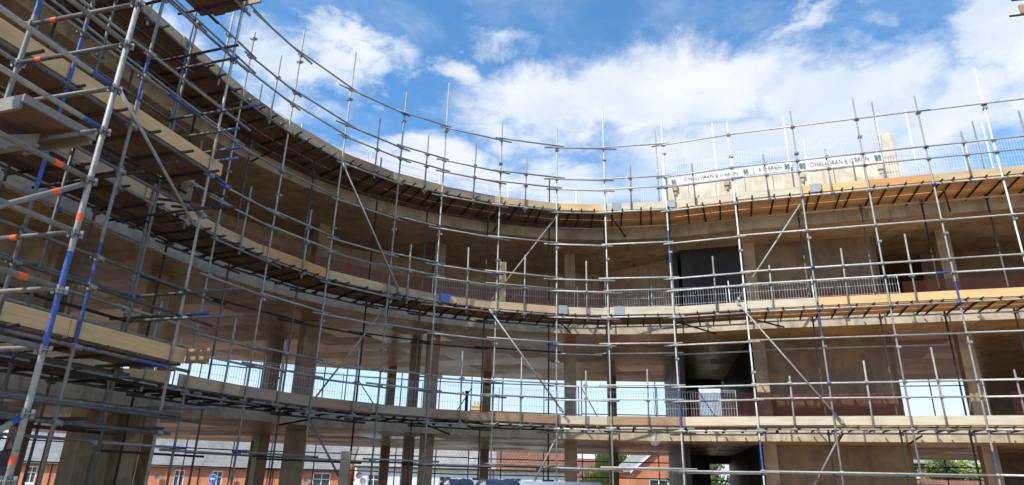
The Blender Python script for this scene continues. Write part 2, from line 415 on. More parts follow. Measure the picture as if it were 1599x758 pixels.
# back walls: closed top storey, closed right of the window openings
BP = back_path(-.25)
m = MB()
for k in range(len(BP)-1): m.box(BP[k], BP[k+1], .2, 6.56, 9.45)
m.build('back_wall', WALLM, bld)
m = MB(); ip = smooth(1, 13, 5.6, 3)+[Vector((5.9, 22.6))]
for k in range(len(ip)-1): m.box(ip[k], ip[k+1], .2, 6.56, 9.45)
m.build('inner_wall', concrete('warm_blockwork', (.50, .36, .24), (.60, .45, .31), (.38, .27, .18), 1.1, False), bld)
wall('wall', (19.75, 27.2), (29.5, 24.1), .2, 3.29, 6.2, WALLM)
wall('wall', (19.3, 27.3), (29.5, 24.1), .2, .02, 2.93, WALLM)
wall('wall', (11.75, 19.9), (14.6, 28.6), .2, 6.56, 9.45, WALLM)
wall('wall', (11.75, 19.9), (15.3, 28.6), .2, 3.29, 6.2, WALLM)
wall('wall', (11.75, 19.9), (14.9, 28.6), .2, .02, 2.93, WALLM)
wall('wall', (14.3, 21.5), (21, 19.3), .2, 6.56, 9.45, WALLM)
# far left back walls, storey one and the ground storey
wall('wall', BP[0], BP[2], .2, 3.29, 6.2, WALLM); wall('wall', BP[0], BP[1], .2, .02, 2.93, WALLM)
# small fixings hanging under the slab soffits
# roof parapet block of pale concrete blocks
PN = Vector((.3157, .9488)); PA = Vector((4.83, 18.72))+PN*1.78; PB = Vector((13.32, 15.9))+PN*1.78
pd = (PB-PA).normalized()
def onp(x): return PA+pd*((x-PA.x)/pd.x)
par = MB()
xs0 = 5.15
while xs0 < 11.7:
    x1 = min(xs0+.82+random.random()*.1, 11.75)
    for r_, (za, zb) in enumerate(((9.81, 10.3), (10.305, 10.8), (10.805, 11.36))):
        dx = .3*(r_ % 2); a = max(5.15, xs0-dx+.009); c_ = min(x1-dx-.009, 11.54)
        if a < c_: par.box(onp(a), onp(c_), .22, za, zb-.0)
    xs0 = x1
par.build('parapet', BLOCK, bld, 'pale blockwork parapet on the roof edge')
pi = MB(); a = onp(11.55); b2 = onp(12.06); n2 = PN*.22
q = [a, b2, b2+n2, a+n2]; t = [a.lerp(b2, .45), b2, b2+n2, a.lerp(b2, .45)+n2]
pi.box8([v3(p, 9.81) for p in q]+[v3(p, 12.45) for p in t]); pi.build('pier', BLOCK, bld, 'pale tapering block pier at the end of the parapet')

# ------------------------------------------------------------------ main curved scaffold
scaf = thing('curved_scaffold', 'tall tube scaffold curving along the front of the concrete building', 'scaffold', (1.39, 19.05, 0))
rng = random.Random(3)
# coupler: a collar with a bolt, shared mesh
def coupler_mesh(name, mat):
    m = MB(); m.tube((0, 0, -.045), (0, 0, .045), .036, 10); m.tube((-.05, -.05, 0), (.05, -.05, 0), .033, 8)
    m.box((-.07, .03), (.07, .03), .022, -.012, .012); m.tube((.06, -.06, -.03), (.06, .05, -.03), .011, 6)
    o = m.build(name, mat, None, smooth=False); me = o.data; bpy.data.objects.remove(o); return me
CPL = coupler_mesh('coupler', RING); CPLD = coupler_mesh('coupler', STEEL2); CPLB = coupler_mesh('coupler', BLUE)
def put(me, name, p, ang, parent):
    o = bpy.data.objects.new(name, me); C.objects.link(o); o.parent = parent
    org = Vector((0, 0, 0)); q = parent
    while q is not None: org += q.location; q = q.parent
    o.location = Vector(p)-org; o.rotation_euler = (0, 0, ang); return o
def std_segs(rng, H, right):
    """joints and blue stretches of a standard"""
    s = [(0, 0)]
    z = rng.uniform(1.5, 4)
    while z < H-1:
        if rng.random() < .16:
            e = min(z+rng.uniform(.4, 1.1), H-.05); s += [(z/H, 1), (e/H, 0)]; z = e
        z += rng.uniform(2, 4)
    return s
for i in range(NP):
    H = TOPS[i]; p = OV[i]
    mt = STEEL_SUN if i >= 12 else (STEEL2 if i < 6 else STEEL)  # right-hand tubes take the steel copy with sunlight in its tone
    lean = Vector((rng.uniform(-.02, .02), rng.uniform(-.02, .02), 0))
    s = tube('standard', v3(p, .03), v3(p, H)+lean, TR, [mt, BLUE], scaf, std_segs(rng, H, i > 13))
    a = math.atan2(dirn(i).y, dirn(i).x)
    if 4 <= i <= 20:
        for nm, z in LZ.items():
            if nm == 'T1' and H < 12.2: continue
            put(CPLB if rng.random() < .1 else CPL, 'coupler', v3(p, z), a+rng.uniform(-.2, .2), s)
        for z in (5.0, 8.3, 11.6):
            z += rng.uniform(-.5, .5)
            put(CPL, 'sleeve_joint', v3(p, z), a+1.5, s)
    bp = MB(); bp.box((p.x-.12, p.y), (p.x+.12, p.y), .24, .021, .033); bp.build('base_plate', RING, s)
for i in range(NP):
    p = off(i, 1.27); H = 10.1+rng.uniform(-.3, .15)
    if i in (7, 9, 12, 14, 16, 17): H = rng.uniform(11.0, 11.9)
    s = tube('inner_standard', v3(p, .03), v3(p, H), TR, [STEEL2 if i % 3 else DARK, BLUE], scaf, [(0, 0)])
    if 4 <= i <= 20:
        a = math.atan2(dirn(i).y, dirn(i).x)
        for z in (LZ['L1']-.02, LZ['L2']-.02, LZ['L3']-.02): put(CPLD, 'coupler', v3(p, z), a, s)
JOIN = 15                                       # from here on the scaffold is straight: long tubes
def run_tubes(name, z, o, mats, blue, i0=2, i1=22):
    i = i0
    while i < i1:
        j = i+1 if (6 <= i < JOIN-1 or i < 6 and i % 2 == 0) else i+2 if i < 6 else min(i+1 if i == JOIN-1 else i+3, i1)
        if i < 6: j = min(j, 6)
        a, b2 = off(i, o), off(j, o); d = (b2-a).normalized()
        e1, e2 = (rng.uniform(.12, .42), rng.uniform(.12, .42)) if i < JOIN else (.05, -.08)
        dz = .028*(1 if (i % 2) else -1) if i < JOIN else .0
        sg = paint(rng, (b2-a).length+e1+e2, blue)
        if i >= 12: mats = [STEEL_SUN, mats[1]]
        tube(name, v3(a-d*e1, z+dz+rng.uniform(-.012, .012)), v3(b2+d*e2, z+dz+rng.uniform(-.012, .012)), TR, mats, scaf, sg)
        i = j
for nm, z in LZ.items():
    g_ = nm[0] == 'G'
    run_tubes('guard_rail' if g_ else 'ledger', z, -.055 if not g_ else -.055, [STEEL, BLUE], .16, 2 if nm[1] != '1' or nm[0] != 'T' else 5)
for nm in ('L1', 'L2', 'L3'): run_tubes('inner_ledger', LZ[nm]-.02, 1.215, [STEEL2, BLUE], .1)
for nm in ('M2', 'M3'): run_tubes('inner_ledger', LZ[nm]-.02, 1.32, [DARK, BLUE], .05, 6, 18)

# transoms, decks, toe boards
trans = []
for dk, nm in enumerate(('L1', 'L2', 'L3')):
    z = LZ[nm]+.05
    for i in range(2, NP-1):
        for t in ((.06, .3, .54, .78) if 4 < i < 20 else (.1, .6)):
            tt = t+rng.uniform(-.05, .05)
            a = off(i, -.2-rng.uniform(0, .12)).lerp(off(i+1, -.2), tt); b2 = off(i, 1.4).lerp(off(i+1, 1.4+rng.uniform(0, .2)), tt+rng.uniform(-.03, .03))
            trans.append((v3(a, z-.002), v3(b2, z-.002)))
vis = sorted(trans, key=lambda q: (q[0]-EY).length if q[0].x > -8 else 99)
rest = MB()
for k, (a, b2) in enumerate(vis):
    if k < 100:
        m = MB(); m.tube(a, b2, TR, 8)
        d = (b2-a).normalized()
        for t in (.16, 1.5): c = a+d*t; m.tube(c-Vector((0, 0, .05)), c+Vector((0, 0, .02)), .04, 6)
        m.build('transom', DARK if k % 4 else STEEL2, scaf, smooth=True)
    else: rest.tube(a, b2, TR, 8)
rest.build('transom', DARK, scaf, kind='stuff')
for dk, nm in enumerate(('L1', 'L2', 'L3')):
    z = LZ[nm]+.076
    for i in range(2, NP-1):
        m = MB(); nb = 7 if dk == 0 else 5
        for k in range(nb):
            o0 = .05+k*.232+(.035 if k >= 3 else 0); o1 = o0+.225
            e = rng.uniform(-.03, .03); zz = z+rng.uniform(0, .004)
            A, B2, C2, D = off(i, o0), off(i+1, o0), off(i+1, o1), off(i, o1)
            if i < JOIN:      # cut boards with small gaps on the curve
                s = .004; A, B2 = A.lerp(B2, s), B2.lerp(A, s); D, C2 = D.lerp(C2, s), C2.lerp(D, s)
            m.box8([v3(q, zz) for q in (A, B2, C2, D)]+[v3(q, zz+.038) for q in (A, B2, C2, D)])
        newer = (dk == 0 and i >= 13) or (dk == 1 and i >= 15) or (dk == 2 and i > 15)
        m.build('deck_boards', DECK_NEW if newer else DECK_OLD, scaf)
TB = {0: {**{i: T_TAN for i in range(2, 12)}, 6: T_BROWN, 8: T_BROWN, 10: T_GREY, 12: T_YEL, 13: T_PALE, 14: T_PALE, 15: T_PALE, 16: T_YEL, 17: T_ORG, 18: T_TAN, 19: T_TAN, 20: T_TAN, 21: T_TAN, 22: T_TAN},
      1: {**{i: T_TAN for i in range(2, 12)}, 6: T_TAN, 7: T_ORG, 8: T_TAN, 9: T_GREY, 12: T_PALE, 13: T_PALE, 14: T_PALE, 15: T_PALE, 16: T_YEL, 17: T_YEL, 18: T_YEL, 19: T_ORG, 20: T_TAN, 21: T_TAN, 22: T_TAN},
      2: {**{i: T_TAN for i in range(2, 12)}, 6: T_TAN, 7: T_GREY, 8: T_BROWN, 9: T_GREY, 10: T_BROWN, 11: T_BROWN, 12: T_PALE, 13: T_BROWN, 14: T_PALE, 15: T_PALE, 16: T_PALE, 17: T_PALE, 18: T_PALE, 19: T_PALE, 20: T_TAN, 21: T_TAN, 22: T_TAN}}
for dk, nm in enumerate(('L1', 'L2', 'L3')):
    z = LZ[nm]+.116
    for i in range(2, NP-1):
        if dk == 2 and i == 5: continue
        m = MB(); e0 = rng.uniform(-.02, .05); o_ = .048+(.0 if i % 2 else .042 if i < JOIN else 0)
        a, b2 = off(i, o_), off(i+1, o_); d = (b2-a).normalized()
        ov = .12 if i < JOIN else -.004
        a2, b3 = a-d*ov, b2+d*ov
        tz = rng.uniform(-.01, .02) if i < JOIN else 0
        m.box(a2, b3, .036, z, z+.225+tz)
        m.build('toe_board', TB[dk][i], scaf)
m = MB(); m.box((-6.42, 12.52), (-7.62, 12.15), .036, 3.25, 3.475); m.build('end_board', T_YEL, scaf)
# short posts between standards that carry guard rails and toe boards
for dk, nm in enumerate(('L1', 'L2', 'L3')):
    for i in range(4, 21):
        if (i*7+dk*3) % 5 == 4: continue
        t = .5+rng.uniform(-.12, .12); a = off(i, .0).lerp(off(i+1, .0), t); z = LZ[nm]
        h = rng.uniform(1.5, 2.05) if i < JOIN else rng.uniform(1.35, 2.1)
        s = tube('guard_post', v3(a, z-.12), v3(a+dirn(i)*rng.uniform(-.03, .03), z+h), TR, [STEEL, BLUE], scaf, [(0, 0)])
        for zz in (z, z+.8, z+1.2):
            if rng.random() < .8: put(CPL, 'coupler', v3(a, zz), math.atan2(dirn(i).y, dirn(i).x), s)
# long diagonal braces on the face
def brace(q0, q1, P, Q, r=TR, mat=None):
    P = Vector(P); Q = Vector(Q); d = (Q-P).normalized(); n = Vector((d.y, -d.x))*.1
    a = at_plane(*q0, P+n, Q+n); b2 = at_plane(*q1, P+n, Q+n)
    m = MB(); m.tube(a, b2, r, 10, [(0, 0)])
    for t in (.03, .97):
        c = a.lerp(b2, t); m.tube(c-Vector((n.x, n.y, 0))*.6, c+Vector((n.x, n.y, 0))*.5, .045, 8)
    m.build('brace', mat or STEEL, scaf, smooth=True)
O = OUT
brace((872, 335), (765, 472), O[12], O[11]); brace((764, 483), (880, 645), O[11], O[12]); brace((883, 655), (832, 757), O[12], O[11])
brace((535, 255), (626, 460), O[8], O[9]); brace((612, 467), (474, 645), O[9], O[8]); brace((476, 640), (545, 775), O[8], O[9], mat=STEEL2)
brace((1257, 308), (1150, 472), O[16], O[15]); brace((1149, 470), (1321, 666), O[15], O[17]); brace((1322, 660), (1268, 765), O[17], O[16])
# short odd tubes lying across the ledgers (tie tubes to the slab)
for i, z in ((7, LZ['L1']), (9, LZ['L2']), (11, LZ['L1']), (12, LZ['L2']), (14, LZ['L2']), (15, LZ['L2']), (17, LZ['L3']), (19, LZ['L2']), (18, LZ['L1']), (16, LZ['L3']), (8, LZ['L3']), (10, LZ['L3']), (13, LZ['L1'])):
    a = off(i, .2)+dirn(i)*rng.uniform(.1, .3); b2 = off(i, 1.58)+dirn(i)*rng.uniform(.2, 1.3)
    tube('tie_tube', v3(a, z-.07-rng.uniform(0, .12)), v3(b2, z-.1-rng.uniform(0, .2)), TR, [DARK], scaf)
# blue and grey sheet wraps over toe board joints
for i, dk, t, w, mt in ((10, 1, .02, .28, BLUE), (12, 1, -.03, .26, STEELCAP), (13, 1, .03, .3, STEELCAP), (16, 0, .07, .3, STEELCAP), (14, 0, -.06, .25, STEELCAP), (13, 0, .05, .28, STEELCAP)):
    nm = ('L1', 'L2', 'L3')[dk]; a = off(i, .04); d = dirn(i); c = a+d*(t*1.8+.12)
    m = MB(); m.box(c, c+d*w, .13, LZ[nm]+.105, LZ[nm]+.36); m.build('joint_wrap', mt, scaf, 'small folded sheet wrap over a toe board joint')
# upright timber in the middle storey
m = MB(); c = off(11, .12)+dirn(11)*.12; m.box(c, c+dirn(11)*.2, .04, 6.45, 7.95); m.build('upright_board', T_TAN, scaf, 'short upright timber board beside a standard')
# plastic bag hanging under the lowest deck
bagp = off(13, -.1).lerp(off(14, -.1), .62); m = MB(); rr = [(0, .01), (-.06, .03), (-.14, .09), (-.25, .13), (-.34, .1), (-.38, .02)]
for k in range(5):
    for s_ in range(10):
        P4 = []
        for (z, r_), ss in ((rr[k], s_), (rr[k], s_+1), (rr[k+1], s_+1), (rr[k+1], s_)):
            a = ss % 10*.6283; q = r_*(1+.25*math.sin(a*3+z*20)); P4.append((bagp.x+q*math.cos(a), bagp.y+q*.6*math.sin(a), 3.06+z))
        m.quad(P4, [(0, 0), (1, 0), (1, 1), (0, 1)])
o = m.build('plastic_bag', BAG, None, smooth=True); o['label'] = 'clear plastic bag hanging under the lowest deck of the scaffold'; o['category'] = 'bag'

# ------------------------------------------------------------------ projecting scaffold bay on the left
bay = thing('projecting_scaffold_bay', 'narrow scaffold bay at the left with yellow toe boards, before the curved scaffold', 'scaffold', (-5.5, 8.25, 0))
BO = [Vector(p) for p in ((-5.07, 9.81), (-5.52, 8.25), (-5.82, 7.27), (-6.25, 5.87), (-6.7, 4.44))]
bdir = (BO[1]-BO[0]).normalized(); bn = Vector((-.954, .3))          # towards the building
rb = random.Random(11)
for i, p in enumerate(BO):
    sg = {0: [(0, 0)], 1: [(0, 0), (.27, 1), (.39, 0), (.58, 1), (.66, 0)], 2: [(0, 0), (.42, 1), (.63, 0)]}.get(i, [(0, 0)])
    s = tube('standard', v3(p, .03), v3(p, 11.6), TR, [STEEL if i < 2 else STEEL2, BLUE], bay, sg)
    for z in (2.2, 3.13, 3.92, 4.32, 5.6, 6.33, 7.15, 7.55, 8.6, 9.73): put(CPL if i < 2 else CPLD, 'coupler', v3(p, z), 1.27, s)
    q = p+bn*1.0
    s = tube('inner_standard', v3(q, .03), v3(q, 9.68 if i < 2 else 10.6), TR, [STEEL2, BLUE], bay, [(0, 0), (.3, 1), (.38, 0)] if i == 1 else [(0, 0)])
    for z in (3.13, 6.33, 9.6): put(CPLD, 'coupler', v3(q, z), 1.27, s)
def bay_tube(nm, z, o, e0, e1, mat, sg=None):
    tube(nm, v3(BO[0]+bn*o-bdir*e0, z), v3(BO[-1]+bn*o+bdir*e1, z+.02), TR, [mat, BLUE], bay, sg or [(0, 0)])
for z, nm, e, sg in ((2.2, 'ledger', .2, None), (2.42, 'ledger', .75, None), (3.13, 'ledger', .35, [(0, 0), (.08, 1), (.16, 0)]), (3.92, 'guard_rail', .65, None), (4.32, 'guard_rail', .55, None), (5.6, 'ledger', .3, None),
                     (6.33, 'ledger', .25, [(0, 1), (.06, 0)]), (7.15, 'guard_rail', .9, [(0, 0), (.2, 1), (.3, 0)]), (7.55, 'guard_rail', .7, None), (8.6, 'ledger', .3, None), (9.68, 'ledger', .15, None)):
    bay_tube(nm, z, -.055, e, .4, STEEL if z > 6.5 else STEEL2, sg)
for z in (3.1, 6.3, 9.65, 4.3, 7.5): bay_tube('inner_ledger', z, 1.05, .3, .4, STEEL2)
for L in (3.13, 6.33, 9.73):
    for k in range(9):
        c = BO[0]+bdir*(.08+k*.62+rb.uniform(-.08, .08)); e = rb.uniform(.1, .3)
        tube('transom', v3(c-bn*e, L+.05), v3(c+bn*1.35, L+.05), TR, [DARK], bay)
    top = L > 9
    for k in range(2):
        m = MB()
        a = BO[0]-bdir*(.28 if not top else .1); mid = BO[0]+bdir*2.3; b2 = BO[-1]+bdir*.4
        p0, p1 = (a, mid-bdir*.01) if k == 0 else (mid+bdir*.01, b2)
        for j in range(4):
            e = rb.uniform(-.06, .06)
            m.box(p0+bdir*e*(k == 0), p1, .225, L+.077, L+.115, 0, -.16-j*.235)
        m.build('deck_boards', DECK_OLD, bay)
for L, mt in ((3.13, T_YEL), (6.33, T_YEL)):
    for k in range(2):
        m = MB(); a = BO[0]-bdir*.3; mid = BO[2]-bdir*.02 if L > 4 else BO[1]+bdir*.1; b2 = BO[-1]+bdir*.4
        p0, p1 = (a, mid) if k == 0 else (mid+bdir*.012, b2)
        m.box(p0, p1, .036, L+.118, L+.343, 0, -.045)
        m.build('toe_board', mt if (L > 4 or k < 2) else T_TAN, bay)
# end boards and end guard rails at the open end
m = MB(); a = BO[0]-bdir*.33; m.box(a-bn*.02+bn*.05, a-bn*.02-bn*.38, .036, 3.255, 3.48); m.build('end_board', T_BROWN, bay)
m = MB(); a = BO[0]-bdir*.06; m.box(a-bn*.32, a+bn*1.05, .036, 9.85, 10.1); m.build('end_board', T_GREY, bay, 'grey board across the end of the top deck')
m = MB(); m.box(BO[0]-bdir*.1, BO[-1]+bdir*.4, .036, 9.848, 10.07, 0, -.045); m.build('toe_board', T_GREY, bay)
for z, e0, e1 in ((3.92, 1.2, .9), (4.32, 1.1, .85), (7.15, .5, 1.1), (7.55, .9, 1.1), (8.62, .2, 1.15)):
    c = BO[0]+bdir*.07
    tube('end_rail', v3(c+bn*e1, z-.05), v3(c-bn*e0, z-.05), TR, [STEEL2, BLUE], bay, [(0, 0), (.85, 1)] if z > 7 else [(0, 0)])
for z in (6.9, 6.7, 4.0):
    c = BO[0]-bdir*.2
    tube('tie_tube', v3(c+bn*1.6, z), v3(c-bn*.35, z), TR, [STEEL2, BLUE], bay, [(0, 0), (.8, 1)])
a = at_plane(188, 143, tuple(BO[0]-bn*.08), tuple(BO[1]-bn*.08)); b2 = at_plane(301, 348, tuple(BO[0]-bn*.08), tuple(BO[1]-bn*.08))
tube('brace', a, b2, TR, [STEEL], bay)
for z, o, e in ((5.58, 1.05, .2), (2.2, 1.05, .3), (2.9, .5, .3), (6.1, .5, .1), (8.65, 1.05, .2), (9.5, .5, .0), (3.9, 1.05, .1), (7.1, 1.05, .15)):
    bay_tube('inner_ledger', z, o, e, .4, DARK)
for k, z in ((.2, 5.62), (1.55, 5.6), (2.5, 5.63), (.25, 2.24), (1.5, 2.26), (2.6, 2.22), (.3, 8.63), (1.6, 8.6), (2.6, 8.66), (3.4, 5.6), (1.0, 6.02), (2.2, 9.45)):
    c = BO[0]+bdir*k; tube('cross_tube', v3(c-bn*.35, z), v3(c+bn*1.7, z+rb.uniform(-.04, .04)), TR, [DARK], bay)
# crowded couplers and short tubes where the bay meets the curved scaffold
for k in range(7):
    c = BO[0]+bn*rb.uniform(.1, 1.2)-bdir*rb.uniform(0, .35); z = 6.1+rb.uniform(-.3, .2)
    tube('tie_tube', v3(c, z), v3(c-bn*rb.uniform(-.5, .7)-bdir*rb.uniform(.1, .6), z+rb.uniform(-.05, .05)), TR, [DARK], bay)
tube('tie_tube', v3(BO[0]+bn*.4, 2.55), v3(BO[0]-bn*.6-bdir*.5, 2.6), TR, [STEEL2], bay)
tube('tie_tube', v3(BO[2]+bn*.4, 2.5), v3(BO[0]-bn*.1-bdir*.3, 2.47), .03, [STEEL2], bay)

# ------------------------------------------------------------------ stair tower with ring couplers, nearest the camera
st = thing('stair_tower', 'near system scaffold stair tower with ring couplers and orange tape, far left', 'scaffold', (-3.83, 5.36, 0))
S1, S4 = Vector((-3.83, 5.36)), Vector((-5.15, 5.72)); sd = Vector((-.262, -.965)); S1b, S4b = S1+sd*2.07, S4+sd*2.07
def ring_std(p, segs, zs, mat=STEEL):
    s = tube('standard', v3(p, .03), v3(p, 7.2), TR*1.05, [mat, BLUE], st, segs, 14)
    for z in zs:
        m = MB(); m.tube(v3(p, z-.005), v3(p, z+.005), .062, 16); m.tube(v3(p, z-.03), v3(p, z+.03), .03, 12)
        for k in range(4):
            a = k*math.pi/2+.28; c = Vector((math.cos(a), math.sin(a)))*.046
            m.box((p.x+c.x*.8, p.y+c.y*.8), (p.x+c.x*1.35, p.y+c.y*1.35), .02, z-.035, z+.035)
        m.build('ring_coupler', RING, s)
    return s
ZS = [1.1, 1.57, 2.07, 2.58, 3.09, 3.6, 4.11, 4.62, 5.08, 5.58, 6.07, 6.6]
s1 = ring_std(S1, [(0, 0), (.36, 1), (.475, 0)], ZS); s4 = ring_std(S4, [(0, 0), (.6, 0), (.86, 1), (.89, 0)], ZS, STEEL)
ring_std(S1b, [(0, 0)], ZS); ring_std(S4b, [(0, 0)], ZS)
def tape(p, q, t, r=.0265, w=.036, mat=ORANGE, par=None):
    a = Vector(p).lerp(Vector(q), t); d = (Vector(q)-Vector(p)).normalized()
    m = MB(); m.tube(a-d*w, a+d*w, r, 12); m.build('tape', mat, par)
tape(v3(S1, 0), v3(S1, 10), .376, .0275, .034, par=s1); tape(v3(S1, 0), v3(S1, 10), .172, .0275, .034, par=s1)
ni = Vector((.965, -.262))
for z, mt, sg, tp in ((5.58, STEEL, None, None), (5.08, STEEL, [(0, 1), (.12, 0)], None), (4.62, STEEL, [(0, 1), (.1, 0)], None), (4.11, ALU, None, .16), (3.6, ALU, None, None), (3.09, ALU, [(0, 0)], .17), (2.58, STEEL, None, None), (2.07, STEEL2, None, None), (6.07, STEEL, None, None)):
    o = tube('guard_rail', v3(S1+sd*.03, z+.02), v3(S1b-sd*.03, z+.02), TR, [mt, BLUE], st, sg, 14)
    if tp: tape(v3(S1, z+.02), v3(S1b, z+.02), tp, par=o)
for z, tp in ((6.07, .78), (5.58, .8), (5.08, None), (4.62, None), (3.6, .5), (3.09, None), (2.58, .62), (2.07, None), (6.6, None)):
    o = tube('transom', v3(S1, z+.02), v3(S4, z+.02), TR, [STEEL2, BLUE], st, None, 14)
    if tp: tape(v3(S1, z+.02), v3(S4, z+.02), tp, par=o)
for z in (5.58, 5.08, 3.6, 3.09, 4.11, 2.58): tube('guard_rail', v3(S4, z+.02), v3(S4b, z+.02), TR, [STEEL, BLUE], st, None, 12)
# stair hand rails (sloping)
for q, z, tp in (((0, 322), 4.06, .55), ((0, 672), 2.03, None)):
    b2 = at_plane(q[0], q[1], tuple(S1), tuple(S1b)); a = v3(S1+sd*.05, z); b3 = a+(b2-a)*2.2
    o = tube('stair_rail', a, b3, TR, [ALU, BLUE], st, [(0, 0)] if tp else [(0, 1), (.2, 0)], 14)
    if tp: tape(a, b3, .17, par=o)
# landing with a pale edge frame
c0 = at_z(37, 149, 4.72).xy; c1 = at_z(142, 207, 4.72).xy; c1 = c0+(c1-c0)*1.08; w = (c1-c0).normalized(); wn = Vector((-w.y, w.x))
dk = MB(); L_ = (c1-c0).length
dk.box(c0+w*.03, c1-w*.03, .86, 4.70, 4.715, 0, .46); land = dk.build('landing', DECK_OLD, st)
fr = MB(); fr.box(c0, c1, .03, 4.66, 4.735, 0, .0); fr.box(c0+wn*.93, c1+wn*.93, .03, 4.66, 4.735)
fr.box(c0+w*.015+wn*.02, c0+w*.015+wn*.91, .03, 4.60, 4.735); fr.box(c1-w*.015+wn*.02, c1-w*.015+wn*.91, .03, 4.62, 4.735)
fr.build('landing_frame', ALU, land)
a = c0+wn*.1; e = at_z(59, 222, 4.55).xy
sg_ = MB()
for oo in (0, .6):
    p0 = v3(e+wn*oo, 4.52); p1 = v3(e+sd*1.6+wn*oo, 3.55)
    sg_.box8([p0, p1, p1+Vector((-.03, 0, 0)), p0+Vector((-.03, 0, 0)), p0+Vector((0, 0, .12)), p1+Vector((0, 0, .12)), p1+Vector((-.03, 0, .12)), p0+Vector((-.03, 0, .12))])
for k in range(6):
    t = (k+.3)/6; c = v3(e, 4.55).lerp(v3(e+sd*1.6, 3.58), t)
    sg_.box((c.x, c.y), (c.x+wn.x*.6, c.y+wn.y*.6), .2, c.z, c.z+.03)
sg_.build('stair_flight', ALU, st)
# black bag hung at the tower
m = MB(); c = at_plane(8, 728, tuple(S1+Vector((-.2, 0))), tuple(S1b+Vector((-.2, 0))))
prev = None
for k, (z, r_) in enumerate([(.13, .03), (.11, .07), (.05, .1), (-.03, .11), (-.1, .09), (-.13, .03)]):
    ringp = [(c.x+r_*math.cos(a*.7854)*(1+.12*math.sin(a*2.1)), c.y+r_*.7*math.sin(a*.7854), c.z+z) for a in range(8)]
    if prev:
        for a in range(8): m.quad([prev[a], prev[(a+1) % 8], ringp[(a+1) % 8], ringp[a]], [(0, 0)]*4)
    prev = ringp
m.tube((c.x-.05, c.y, c.z+.1), (c.x-.02, c.y, c.z+.24), .008, 6); m.tube((c.x+.05, c.y, c.z+.1), (c.x-.02, c.y, c.z+.24), .008, 6)
o = m.build('tool_bag', BLACKP, None); o['label'] = 'small black tool bag hanging on the near stair tower, bottom left'; o['category'] = 'bag'

# red and white barrier strip on the slab edge
m = MB(); a = at_z(60, 305, 6.45).xy; b2 = at_z(198, 362, 6.45).xy; m.box(a, b2, .06, 6.44, 6.56, 0)
L_ = (b2-a).length; d = (b2-a)/L_
for k in range(int(L_/.09)):
    m.box(a+d*k*.09, a+d*(k*.09+.06), .05, 6.565, 6.62, 1)
o = m.build('barrier_strip', [REDP, WHITEP]); o['label'] = 'long red and white barrier strip lying on the slab edge at the left'; o['category'] = 'barrier'

# ------------------------------------------------------------------ wire mesh edge barriers
def mesh_panel_mesh(L, H, sp=.075, wr=.0032):
    m = MB(); n = int(L/sp)
    def bar(p0, p1, r): 
        m.tube(p0, p1, r, 4, cap=False)
    for k in range(n+1): bar((k*L/n, 0, 0), (k*L/n, 0, H), wr)
    for z in [0, .05, H*.27, H*.5, H*.75, H-.05, H]: bar((0, .006, z), (L, .006, z), wr*1.25)
    m.tube((0, .012, -.05), (0, .012, H), .012, 6); m.tube((L, .012, -.05), (L, .012, H), .012, 6)
    o = m.build('x', WIRE); me = o.data; bpy.data.objects.remove(o); return me
PM = mesh_panel_mesh(2.32, 1.05); PM2 = mesh_panel_mesh(2.32, 1.2, .075, .004)
PM3 = mesh_panel_mesh(2.32, 1.1, .075, .0042); PM3.name = 'mesh_panel'; PM.name = 'mesh_panel'; PM2.name = 'mesh_panel'
ORD = ['first', 'second', 'third', 'fourth', 'fifth', 'sixth', 'seventh', 'eighth', 'ninth', 'tenth', 'eleventh', 'twelfth', 'thirteenth', 'fourteenth', 'fifteenth', 'sixteenth', 'seventeenth']
path = smooth(4, 21, 1.72, 6)
cum = [0]
for k in range(1, len(path)): cum.append(cum[-1]+(path[k]-path[k-1]).length)
def at_s(s):
    i = 0
    while i < len(cum)-2 and cum[i+1] < s: i += 1
    return path[i].lerp(path[i+1], (s-cum[i])/(cum[i+1]-cum[i]))
def barrier_row(z0_, desc, skip, grp):
    s = .1; k = 0
    while s+2.4 < cum[-1]:
        a, b2 = at_s(s), at_s(s+2.38); s += 2.42; mid = (a+b2)/2
        if skip(mid.x, mid.y): continue
        z = z0_+(.45 if z0_ > 10 and mid.x > 12 else 0)
        t = thing('mesh_barrier', f'{ORD[k]} wire mesh barrier panel from the left along the {desc}', 'barrier', (a.x, a.y, z), grp); k += 1
        ang = math.atan2((b2-a).y, (b2-a).x)
        o = bpy.data.objects.new('wire_mesh', PM3 if z > 10 else PM); C.objects.link(o); o.parent = t; o.rotation_euler = (0, 0, ang); o.location = (0, 0, .06)
        m = MB(); m.tube((a.x, a.y, z), (a.x, a.y, z+1.25), .019, 8); m.box((a.x-.06, a.y), (a.x+.06, a.y), .12, z, z+.012)
        m.build('post', WIRE, t, smooth=True)
barrier_row(10.12, 'roof edge', lambda x, y: 5.0 < x < 12.2, 'mesh barriers round the roof')
barrier_row(3.29, 'lowest open storey', lambda x, y: 8.0 < x < 11.9 or x > 12.4, 'mesh barriers on the lowest open storey')
barrier_row(6.56, 'middle storey', lambda x, y: x < -1.6 or x > 12.6, 'mesh barriers on the middle storey')
# raised mesh panels standing behind the parapet
k = 0
for x0, z0 in ((5.2, 11.2), (7.42, 11.35), (9.62, 11.42)):
    a = onp(x0)+PN*.2; t = thing('mesh_barrier', f'{["left","middle","right"][k]} of the three raised mesh panels above the white banners', 'barrier', (a.x, a.y, z0-.15), 'raised mesh barriers above the banners'); k += 1
    o = bpy.data.objects.new('wire_mesh', PM2); C.objects.link(o); o.parent = t; o.rotation_euler = (0, 0, math.atan2(pd.y, pd.x)); o.location = (0, 0, .1)
    m = MB(); m.tube((a.x, a.y, 9.82), (a.x, a.y, z0+1.25), .02, 8)
    m.build('post', WIRE, t, smooth=True)
